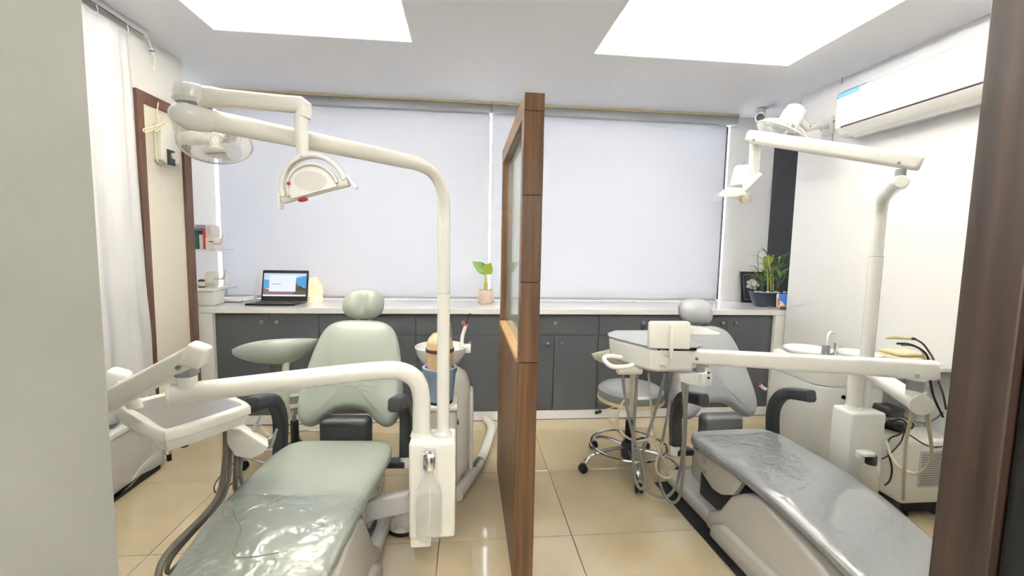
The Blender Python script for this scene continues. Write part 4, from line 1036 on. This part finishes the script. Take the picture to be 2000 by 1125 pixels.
# ------------------------------------------------------------------ curtain, rail and bench on the left
rl = thing('curtain_rail', 'slim white curtain rail on the ceiling along the left wall', 'rail', (XL+.05, 2.2, ZC-.02))
re = at(283, 58, X=XL+.05)
box('track', (XL+.035, .75, ZC-.028), (XL+.065, re.y, ZC-.001), 'white', rl, .003)
box('track_slot', (XL+.047, .76, ZC-.0295), (XL+.053, re.y-.005, ZC-.027), 'ink', rl)
tube('pull_cord', [V(XL+.05, re.y+.0, ZC-.03), at(287, 66, X=XL+.045), at(292, 82, X=XL+.04), at(299, 103, X=XL+.035), at(303, 118, X=XL+.03), at(300, 138, X=XL+.02)], .0035, 'white', rl, 8)
cyl('cord_toggle', at(296, 93, X=XL+.04), at(299, 107, X=XL+.036), .012, 'white', rl, 12)
cyl('toggle_band', at(297, 99, X=XL+.038), at(297.3, 101, X=XL+.038), .0125, 'ink', rl, 12)
ct = thing('curtain', 'white satin curtain hanging along the left wall by the framed panel', 'curtain', (XL+.05, 2.0, .42))
ye = at(250, 60, X=XL+.05).y; EDGE = sorted((at(a, b, X=XL+.05).z, at(a, b, X=XL+.05).y) for a, b in ((250, 60), (262, 180), (272, 330), (290, 560), (303, 700), (310, 800))); rings = []; NZ = 26; NY = 90
for iz in range(NZ+1):
    tz = iz/NZ; z = 2.545-(2.545-.41)*tz; row = []
    for iy in range(NY+1):
        y = .95+(ll(EDGE, z)-.95)*iy/NY
        amp = .016+.012*tz
        x = XL+.05+amp*sin(iy*.62+.5*sin(tz*3))+.006*sin(iy*1.7+tz*5)+.008*sin(tz*26+iy*.35)*max(0, tz-.45)
        zz2 = z-(.012*abs(sin(iy*pi/10)) if iz == 0 else 0)
        row.append(V(x, y, zz2))
    rings.append(row)
cl = loft('cloth', rings, 'curtain', ct, caps=False, closed=False, angle=80)
md = cl.modifiers.new('thickness', 'SOLIDIFY'); md.thickness = .0015
for k in range(10):
    y = .95+(ye-.95)*k/9-.004
    tube('hook_ring', [V(XL+.05, y, 2.54), V(XL+.05, y+.008, 2.56), V(XL+.05, y+.003, 2.585), V(XL+.05, y, ZC-.029)], .0032, 'white', ct, 6, 3)
bn = thing('storage_bench', 'low grey bench with white lid in front of the satin curtain', 'bench', (XL+.09, 2.2, 0))
xb = -1.85
rings = []
poly_b = [(1.3, .03), (2.52, .03), (2.6, .035), (2.68, .06), (2.76, .045), (2.885, .035), (2.89, .345), (1.3, .345)]
prism('body', poly_b, lambda a, b, k: V(XL+.085+(xb-XL-.085)*k if k else XL+.004, a, b), 'base', bn, .006, 2)
prism('skirt', [(1.3, .03), (2.52, .03), (2.6, .05), (2.68, .10), (2.76, .115), (2.88, .125), (2.885, .03), (2.76, .042), (2.68, .055), (2.6, .032)][::1], lambda a, b, k: V(xb-.01+.016*k, a, b), 'base', bn, .003)
box('lid', (XL+.003, 1.3, .346), (xb+.012, 2.895, .38), 'white', bn, .008)
box('foot_strip', (XL+.02, 1.32, .0), (xb-.006, 2.86, .035), 'black', bn)

# ------------------------------------------------------------------ things on the worktop, from the shelves to the window end
ZW = .9125
t = thing('laptop', 'open black laptop showing a landscape wallpaper on the worktop', 'laptop', (-1.47, 3.68, ZW))
lp = at(543, 590, Z=ZW); LX0, LX1 = at(510, 583, Y=3.77).x, at(600, 583, Y=3.77).x
lw = LX1-LX0; ly = 3.76
bs = prism('keyboard_deck', [(LX0-.035, 3.575), (LX1-.03, 3.575), (LX1+.0, ly), (LX0, ly)], lambda a, b, k: V(a, b, ZW+.001+.016*k), 'black', t, .003)
for r_ in range(5):
    k0 = (r_+.5)/6.2
    for q_ in range(12):
        x = LX0+.02+(lw-.04)*(q_+.5)/12-.012*(1-k0); y = 3.655+.02*r_
        box('key', (x-.009, y-.008, ZW+.017), (x+.009, y+.008, ZW+.0195), 'dark', bs)
box('touchpad', (LX0+.09, 3.59, ZW+.0168), (LX0+.19, 3.64, ZW+.0176), 'dark', bs)
hz = at(553, 528, Y=ly+.05).z
Rs = lambda a, b, w: V(LX0+lw*a, ly+.004+.055*b+w*-.98, ZW+.016+(hz-ZW-.016)*b+w*.2)
sc = prism('screen_lid', [(0, 0), (1, 0), (1, .97), (.985, 1), (.015, 1), (0, .97)], lambda a, b, k: Rs(a, b, -.012+.012*k), 'black', t, .002, 1)
def emat(name, stops):
    m = pbr(name, stops[-1], .4); nt = m.node_tree; b_ = nt.nodes['Principled BSDF']
    b_.inputs['Emission Color'].default_value = lin(stops[0]); b_.inputs['Emission Strength'].default_value = .27; b_.inputs['Base Color'].default_value = (0, 0, 0, 1)
    return m
def patch(name, pts, col, w):
    return mk(name, [Rs(a, b, w) for a, b in pts], [tuple(range(len(pts)))], emat(name+'_glow', [col]), sc, 0)
patch('display', [(.035, .17), (.965, .17), (.965, .90), (.035, .90)], (196, 218, 240), .0006)
patch('wallpaper_sky', [(.66, .48), (.965, .42), (.965, .83), (.75, .76)], (70, 160, 220), .0009)
patch('wallpaper_water', [(.035, .4), (.2, .42), (.2, .66), (.035, .7)], (90, 170, 215), .0009)
patch('wallpaper_hill', [(.68, .20), (.965, .20), (.965, .44), (.86, .40), (.72, .62)], (96, 84, 62), .0012)
patch('wallpaper_rock', [(.72, .36), (.83, .5), (.965, .36), (.965, .3), (.84, .36)], (44, 48, 54), .0015)
patch('wallpaper_shore', [(.035, .20), (.68, .20), (.72, .30), (.4, .31), (.16, .36), (.035, .42)], (150, 110, 120), .0012)
patch('dialog_window', [(.16, .30), (.735, .30), (.735, .84), (.16, .84)], (232, 240, 252), .0018)
patch('dialog_line', [(.22, .53), (.41, .53), (.41, .55), (.22, .55)], (120, 130, 140), .0021)
patch('task_bar', [(.035, .15), (.965, .15), (.965, .195), (.035, .195)], (236, 244, 250), .0018)

t = thing('wifi_router', 'flat white router with two upright antennas beside the laptop', 'router', (-1.8, 3.85, ZW))
ra, rb_ = at(437, 588, Z=ZW), at(496, 588, Z=ZW)
rx0, rx1 = at(438, 585, Y=3.84).x, at(490, 585, Y=3.84).x
prism('case', [(rx0, 3.76), (rx1-.03, 3.75), (rx1, 3.90), (rx0+.03, 3.91)], lambda a, b, k: V(a, b, ZW+.006+.03*k), 'white', t, .004)
for px1, top_ in ((442, 530), (499, 540)):
    x = at(px1, 570, Y=3.92).x; zt2 = at(px1, top_, Y=3.92).z
    box('antenna', (x-.009, 3.915, ZW+.018), (x+.009, 3.927, zt2), 'white', t, .004)
    cbox('antenna_hinge', (x, 3.91, ZW+.02), (.02, .03, .016), 'white', t, .003)
for k in range(4): box('port', (rx1-.075+k*.014, 3.7535, ZW+.012), (rx1-.065+k*.014, 3.7555, ZW+.024), 'grey', t)
box('foot', (rx0+.01, 3.77, ZW), (rx1-.03, 3.89, ZW+.0062), 'grey', t)

t = thing('crystal_lamp', 'glowing warm crystal lamp on a pale plinth beside the laptop', 'lamp', (at(616, 585, Y=3.84).x, 3.84, ZW))
cx_ = at(616, 570, Y=3.84).x; zt3 = at(616, 545, Y=3.84).z
lathe('plinth', [(0, ZW+.0005), (.058, ZW+.0005), (.06, ZW+.008), (.057, ZW+.05), (.05, ZW+.056), (0, ZW+.056)], V(cx_, 3.84, 0), 'saltb', t, 20)
rings = []
for z_, r_, dx in ((ZW+.057, .05, 0), (ZW+.08, .055, .003), (ZW+.12, .052, .006), (ZW+.15, .044, -.004), (ZW+.175, .038, -.008), (ZW+.195, .022, -.004), (ZW+.2, .006, -.002)):
    rings.append([V(cx_+dx+(r_+.006*sin(a*3+z_*90))*cos(a), 3.84+(r_*.8)*sin(a), z_) for a in [2*pi*i/14 for i in range(14)]])
loft('crystal', rings, 'salt', t, angle=20)

# small plant
def strip_leaf(name, p0, p1, sag, w, mat, parent, n=7, side=None):
    p0 = Vector(p0); p1 = Vector(p1); d = p1-p0
    sd = Vector(side) if side is not None else d.cross(V(0, 0, 1))
    if sd.length < 1e-5: sd = V(1, 0, 0)
    sd.normalize(); vs = []; fs = []
    for i in range(n+1):
        t_ = i/n; c_ = p0+d*t_+V(0, 0, sag*4*t_*(1-t_)); ww = w*(sin(pi*min(1, .08+t_*.92))**.8)
        vs += [c_-sd*ww, c_+V(0, 0, -w*.25), c_+sd*ww]
        if i:
            b_ = i*3
            fs += [(b_-3, b_-2, b_+1, b_), (b_-2, b_-1, b_+2, b_+1)]
    return mk(name, vs, fs, mat, parent, 80)
def heart_leaf(name, tip, basep, w, mat, parent, nrm):
    a = Vector(basep); b_ = Vector(tip); d = b_-a; L = d.length; d.normalize(); n_ = Vector(nrm); s_ = d.cross(n_).normalized(); n_ = s_.cross(d)
    half = [(0, 0), (-.10, .22), (-.06, .55), (.08, .85), (.3, 1), (.55, .85), (.8, .45), (1, 0)]
    vs = [a+d*(L*x)+s_*(w*y)+n_*(w*.25*y*y) for x, y in half]+[a+d*(L*x)-s_*(w*y)+n_*(w*.25*y*y) for x, y in half[1:-1]]
    sp_ = [a+d*(L*x) for x in (.05, .2, .35, .5, .65, .85)]
    m_ = len(half); base_i = len(vs); vs += sp_
    fs = []
    mid = [0]+[base_i+i for i in range(6)]+[m_-1]
    R_ = list(range(m_)); L_ = [0]+list(range(m_, m_+m_-2))+[m_-1]
    for q_ in range(m_-1):
        fs.append((R_[q_], R_[q_+1], mid[q_+1], mid[q_]) if q_ and q_ < m_-2 else tuple(dict.fromkeys((R_[q_], R_[q_+1], mid[q_+1], mid[q_]))))
        fs.append(tuple(dict.fromkeys((L_[q_], mid[q_], mid[q_+1], L_[q_+1]))))
    return mk(name, vs, fs, mat, parent, 80)
t = thing('potted_plant', 'small green leafy plant in a pinkish diamond-patterned pot', 'plant', (at(949, 592, Y=3.8).x, 3.8, ZW))
pc_ = V(at(949, 580, Y=3.8).x, 3.8, 0); zr = at(949, 566, Y=3.8).z
pot = lathe('pot', [(0, ZW), (.054, ZW), (.06, ZW+.008), (.067, ZW+.04), (.066, zr), (.06, zr+.001), (.058, zr-.012), (0, zr-.014)], pc_, 'terra', t, 30)
bm = bmesh.new()
for r_ in range(5):
    for k in range(16):
        a = 2*pi*(k+.5*(r_ % 2))/16; z_ = ZW+.022+(zr-ZW-.035)*r_/4; rr = .0655
        for sg in (-1, 1):
            p = V(pc_.x+rr*cos(a+.1*sg), pc_.y+rr*sin(a+.1*sg), z_)
            tn = V(-sin(a), cos(a), 0)
            o_ = bmesh.ops.create_cube(bm, size=1)
            Rm = Matrix((tn, V(cos(a), sin(a), 0), V(0, 0, 1))).transposed() @ Matrix.Rotation(radians(35*sg), 3, 'Y')
            for v in o_['verts']: v.co = p+Rm @ V(v.co.x*.004, v.co.y*.006, v.co.z*.022)
frombm('relief_pattern', bm, 'cardw', pot, 0)
cyl('soil', pc_+V(0, 0, zr-.014), pc_+V(0, 0, zr-.01), .057, 'band', pot, 20)
for (bx, by, tx, ty2, wd, mt) in ((948, 530, 922, 511, .05, 'leaf'), (950, 534, 958, 512, .045, 'leafy'), (943, 528, 930, 520, .03, 'leaf')):
    a_ = at(bx, by, Y=3.79); b_ = at(tx, ty2, Y=3.77)
    lf = heart_leaf('leaf', b_, a_, wd, mt, t, (.1, -.9, .4))
    tube('leaf_stem', [pc_+V(0, 0, zr-.01), (pc_+V(0, 0, zr)).lerp(a_, .5)+V(.004, 0, 0), a_], .0035, 'stem', lf, 6, 4)
for k in range(3): strip_leaf('sprout', pc_+V(.008*(k-1), 0, zr-.01), pc_+V(.016*(k-1), 0, zr+.07+.015*(k % 2)), 0, .006, 'leafy', t, 4, (1, 0, 0))

# framed rose picture
t = thing('picture_frame', 'black framed picture of a pale rose leaning at the window end', 'picture', (at(1472, 595, Y=3.99).x, 3.99, ZW))
fx0, fx1 = at(1447, 592, Y=3.98).x, at(1447, 592, Y=3.98).x+.30; fz1 = at(1448, 531, Y=4.0).z
Fp = lambda a, b, w: V(fx0+a*(fx1-fx0), 3.985+.05*b-w, ZW+.002+b*(fz1-ZW))
def fbar(pts): prism('frame_bar', pts, lambda a, b, k: Fp(a, b, .018*k), 'black', t, .002, 1)
fbar([(0, 0), (1, 0), (.92, .075), (.08, .075)]); fbar([(0, 1), (.08, .925), (.92, .925), (1, 1)]); fbar([(0, 0), (.08, .075), (.08, .925), (0, 1)]); fbar([(1, 0), (1, 1), (.92, .925), (.92, .075)])
prism('mount', [(.08, .075), (.92, .075), (.92, .925), (.08, .925)], lambda a, b, k: Fp(a, b, .002+.004*k), 'hose', t)
pi_ = prism('print', [(.12, .11), (.88, .11), (.88, .89), (.12, .89)], lambda a, b, k: Fp(a, b, .0062+.0008*k), 'dark', t)
for k in range(14):
    a = k*2.4; r_ = .05+.012*k; 
    ca, cb_ = .40+r_*cos(a)*.9, .60+r_*sin(a)*.85
    pts = [(ca+(.085-.002*k)*cos(q), cb_+(.075-.002*k)*sin(q)) for q in [2*pi*i/9 for i in range(9)]]
    mk('rose_petal', [Fp(x, y, .0075+.0006*(14-k)) for x, y in pts], [tuple(range(9))], ('cardw', 'vbeige', 'hose')[k % 3], pi_, 0)
box('easel_back', (fx0+.1, 4.035, ZW), (fx0+.2, 4.05, ZW+.1), 'black', t)

# long planter with slender plants
t = thing('planter', 'black oval planter of slender green plants and pebbles beside the rose picture', 'plant', (2.72, 3.74, ZW))
PXc = at(1505, 590, Y=3.72).x+.02; PYc = 3.72; zr = at(1500, 570, Y=3.72).z
rings = [[V(PXc+a*(1+.0*k), PYc+b, z_) for a, b in [((hx*math.copysign(abs(cos(q))**.8, cos(q)))*(1+.006*(-1)**i_), hy*math.copysign(abs(sin(q))**.8, sin(q))) for i_, q in enumerate([2*pi*i/64 for i in range(64)])]] for k, (z_, hx, hy) in enumerate(((ZW+.001, .16, .07), (ZW+.02, .175, .082), (zr-.02, .205, .105), (zr, .215, .112), (zr, .20, .098), (zr-.02, .19, .09)))]
pot = loft('planter_box', rings, 'navy', t, angle=25)
for k in range(26):
    a = random.uniform(0, 2*pi); r_ = random.uniform(.2, 1)**.5
    p = V(PXc+.18*r_*cos(a), PYc+.085*r_*sin(a), zr-.008)
    lathe('pebble', [(0, -.01), (.012, -.006), (.016, .002), (.01, .009), (0, .011)], p, random.choice(('peb', 'cardw', 'vbeige')), pot, 8, (0, 0, 1), random.uniform(.8, 1.3), random.uniform(.7, 1.1))
stems = [(1487, 568, 1483, 535), (1500, 568, 1497, 512), (1506, 568, 1500, 500), (1510, 568, 1508, 520), (1515, 568, 1520, 505), (1490, 568, 1488, 540)]
for k, (x0, y0, x1, y1_) in enumerate(stems):
    a_ = at(x0, y0, Y=PYc-.01); b_ = at(x1, y1_, Y=PYc+random.uniform(-.05, .05))
    st_ = tube('plant_stem', [a_, a_.lerp(b_, .5)+V(.006, 0, 0), b_], .006 if k < 3 else .004, 'stem' if k in (1, 2, 3) else 'leafd', t, 8, 4)
    for q_ in range(7):
        t_ = .35+.65*q_/6; o_ = a_.lerp(b_, t_); an = q_*2.4+k; L_ = random.uniform(.09, .17)
        e_ = o_+V(L_*cos(an), L_*.6*sin(an), random.uniform(-.01, .08))
        if e_.y > 4.0: e_.y = 4.0
        strip_leaf('leaf', o_, e_, random.uniform(.015, .035), random.uniform(.007, .012), random.choice(('leaf', 'leaf', 'leafy', 'leafd')), st_)
for (x0, y0, x1, y1_, x2, y2, m_) in ((1512, 565, 1506, 490, 1503, 478, 'leafd'), (1516, 565, 1528, 500, 1508, 470, 'leafd'), (1518, 565, 1535, 535, 1540, 500, 'leafd'), (1518, 566, 1528, 515, 1542, 490, 'leaf'), (1484, 560, 1480, 500, 1490, 488, 'leafd'), (1514, 565, 1530, 545, 1541, 541, 'leafd')):
    tube('grass_blade', [at(x0, y0, Y=PYc), at(x1, y1_, Y=PYc), at(x2, y2, Y=PYc-.02)], .0022, m_, t, 5, 5)
for (x0, y0, x1, y1_) in ((1497, 510, 1503, 495), (1500, 515, 1512, 496), (1495, 525, 1490, 505), (1525, 540, 1517, 524), (1528, 535, 1533, 528)):
    a_ = at(x0, y0, Y=PYc-.03); b_ = at(x1, y1_, Y=PYc-.05); heart_leaf('leaf', b_, a_, .022, 'leafy' if x0 < 1510 else 'leaf', t, (0, -.9, .4))
# mini easel with painting
t = thing('mini_easel', 'tiny wooden easel with a blue and white painted canvas', 'painting', (2.63, 3.55, ZW))
ex0 = at(1515, 603, Y=3.55).x; Ex = lambda a, b, w: V(ex0+a*.11+.02*b, 3.545+.035*b-w, ZW+.025+b*.10)
cv = prism('canvas', [(0, 0), (1, 0), (1, 1), (0, 1)], lambda a, b, k: Ex(a, b, .012*k), 'cardw', t, .001, 1)
mk('painted_sky', [Ex(a, b, .0125) for a, b in ((.12, .45), (.45, .35), (.62, .05), (1, .1), (1, 1), (.1, 1))], [tuple(range(6))], pbr('paint_blue', (70, 130, 210), .6), cv, 0)
mk('painted_rocks', [Ex(a, b, .0125) for a, b in ((0, .02), (.2, .02), (.22, .3), (.1, .45), (.1, .8), (0, .55))], [tuple(range(6))], pbr('paint_rust', (170, 84, 66), .6), cv, 0)
for a in (.15, .8): tube('easel_leg', [Ex(a+.0, -.28 if a < .5 else -.28, .014)+V(0, 0, .0035), Ex(a*.6+.2, .9, -.004)], .0045, 'easel', t, 6, 0)
tube('easel_ledge', [Ex(.02, -.03, .008), Ex(.98, -.03, .008)], .005, 'easel', t, 6, 0)
tube('easel_rear_leg', [Ex(.5, .8, -.006), V(Ex(.5, 0, 0).x, 3.62, ZW+.004)], .004, 'easel', t, 6, 0)
tag(mk('clear_stones', *(lambda P_: (P_[0], P_[1]))((lambda: (
    [V(at(1505, 600, Y=3.58).x+.03*cos(a)*r_, 3.585+.02*sin(a)*r_, ZW+h_+.0005) for r_, h_ in ((1, 0), (.8, .016), (.3, .024)) for a in [2*pi*i/10 for i in range(10)]],
    [(k*10+i, k*10+(i+1) % 10, (k+1)*10+(i+1) % 10, (k+1)*10+i) for k in range(2) for i in range(10)]+[tuple(range(20, 30)), tuple(range(10))[::-1]]))()), 'cglass'), 'small clear glass lump on the worktop before the planter', 'ornament')

# ------------------------------------------------------------------ wall shelves in the left niche
for k, (py1, lab) in enumerate(((487, 'white wall shelf carrying cartons in the left niche'), (562, 'lower white wall shelf carrying a jar and soap dish'))):
    zs_ = at(400, py1, Y=3.62).z
    tag(box('wall_shelf', (-2.298, 3.6, zs_-.018), (at(421 if k == 0 else 428, py1, Y=3.6).x, 3.86, zs_), 'white', None, .003), lab, 'shelf', 'white wall shelves')
z1_ = at(400, 487, Y=3.62).z+.0005
YC = 3.66
def carton(label, px0, px1, py_top, mat, dy=.12, zb=None, yf=YC):
    x0, x1 = at(px0, 470, Y=yf).x, at(px1, 470, Y=yf).x; zt4 = at((px0+px1)/2, py_top, Y=yf).z
    return tag(box('carton', (x0, yf, zb or z1_), (x1, yf+dy, zt4), mat, None, .002, 1), label, 'box')
carton('dark green upright carton at the frame end of the shelf', 379, 388.5, 450, 'cardg')
carton('narrow white carton between the green and the red ones', 389, 395.5, 458, 'cardw')
carton('slim red upright carton on the wall shelf', 396, 400.5, 447, 'cardr')
o = carton('white carton lying flat under another on the wall shelf', 401, 418, 464, 'cardw')
zc4 = at(410, 464, Y=YC).z
x0, x1 = at(400.5, 450, Y=YC).x, at(413, 450, Y=YC).x
o2 = tag(box('carton', (x0, YC+.005, zc4+.0008), (x1, YC+.12, at(408, 440, Y=YC).z), 'cardw', None, .002, 1), 'white carton with printed lines on top of the flat one', 'box')
Rm = Matrix((V(1, 0, 0), V(0, 0, 1), V(0, -1, 0))).transposed()
for k in range(4): box('print_mark', (x0+.012, YC+.004, at(408, 444+k*4.6, Y=YC).z-.003), (x0+.032, YC+.0052, at(408, 444+k*4.6, Y=YC).z+.003), 'cardb', o2)
box('print_mark', (at(408, 475, Y=YC).x, YC-.0012, at(408, 473, Y=YC).z), (at(417, 475, Y=YC).x, YC+.001, at(408, 471, Y=YC).z), 'ink', o)
o3 = tag(box('carton', (at(381, 440, Y=YC+.13).x, YC+.125, z1_), (at(412, 440, Y=YC+.13).x, YC+.19, at(395, 439, Y=YC+.13).z), 'cardb', None, .002, 1), 'large grey carton with dark lettering behind the others', 'box')
text('carton_lettering', 'Dorine', V(at(391, 447.5, Y=YC+.125).x, YC+.1235, at(391, 447.5, Y=YC+.125).z), .03, Rm, 'ink', o3)
# hooks
for k, (xa, ya, lab) in enumerate(((424, 476, 'upper white curved hook beside the cartons'), (428, 545, 'lower white curved hook above the router'))):
    tag(tube('wall_hook', [at(xa-10, ya-1, Y=3.6), at(xa-1, ya, Y=3.58), at(xa+7, ya-1, Y=3.56), at(xa+11, ya-9, Y=3.55), at(xa+12, ya-18, Y=3.55)], .008, 'ivory', None, 10, 5, [1]*18+[1.15, 1.3, 1.3]), lab, 'hook', 'white curved hooks')
z2_ = at(400, 562, Y=3.62).z+.0005
t = thing('soap_holder', 'cream moulded holder on the lower shelf', 'holder', (at(410, 555, Y=3.66).x, 3.66, z2_))
hx0, hx1 = at(398, 540, Y=3.64).x, at(424, 540, Y=3.64).x; hzt = at(410, 530, Y=3.64).z
pillow('back_plate', rrect(hx1-hx0, hzt-z2_, .03, 5), .03, .012, lambda a, b, w: V((hx0+hx1)/2+a, 3.66+w, (hzt+z2_)/2+b), 'ivory', t, .003)
lathe('cup', [(0, 0), (.022, 0), (.026, .03), (.022, .034), (0, .03)], V((hx0+hx1)/2, 3.625, z2_), 'vbeige', t, 16)
t = thing('glue_jar', 'small brown jar with pale label on the lower shelf', 'jar', (at(393, 560, Y=3.63).x, 3.63, z2_))
jx = at(394, 555, Y=3.63).x
lathe('jar', [(0, z2_), (.02, z2_), (.022, z2_+.005), (.022, z2_+.055), (.016, z2_+.062), (0, z2_+.062)], V(jx, 3.63, 0), 'band', t, 18)
lathe('paper_label', [(.0225, z2_+.012), (.0228, z2_+.013), (.0228, z2_+.045), (.0225, z2_+.046)], V(jx, 3.63, 0), 'cardw', t, 18)
jx2 = at(388, 560, Y=3.61).x
t = thing('brush_dish', 'black round dish with an upright white brush', 'dish', (jx2, 3.625, z2_)) if False else None
# drawer box and slanted holder under the lower shelf
t = thing('storage_box', 'cream lidded storage box on the worktop under the lower shelf', 'box', (at(402, 600, Y=3.55).x, 3.6, ZW))
bx0, bx1 = at(386, 590, Y=3.55).x, at(415, 590, Y=3.55).x; bzt = at(402, 570, Y=3.55).z
box('body', (bx0, 3.55, ZW+.001), (bx1, 3.72, bzt), 'ivory', t, .006)
box('lid', (bx0-.006, 3.544, bzt+.001), (bx1+.006, 3.726, bzt+.014), 'ivory', t, .004)
t = thing('paper_rack', 'slanted grey wire rack beside the cream storage box', 'rack', (at(424, 585, Y=3.72).x, 3.72, ZW))
gx0, gx1 = at(418, 585, Y=3.74).x, at(429, 585, Y=3.74).x-.012
prism('side', [(gx0, ZW+.001), (gx1+.01, ZW+.001), (gx1+.005, ZW+.02), (gx0+.03, ZW+.03), (gx1, ZW+.12), (gx0, ZW+.12)], lambda a, b, k: V(a, 3.735+.006*k, b), 'grey', t, .001)
box('base', (gx0, 3.735, ZW+.0005), (gx1+.01, 3.84, ZW+.008), 'grey', t, .002)
for k in range(3): box('paper', (gx0+.005, 3.75+.025*k, ZW+.009), (gx1-.01, 3.76+.025*k, ZW+.105-.02*k), 'cardw', t)
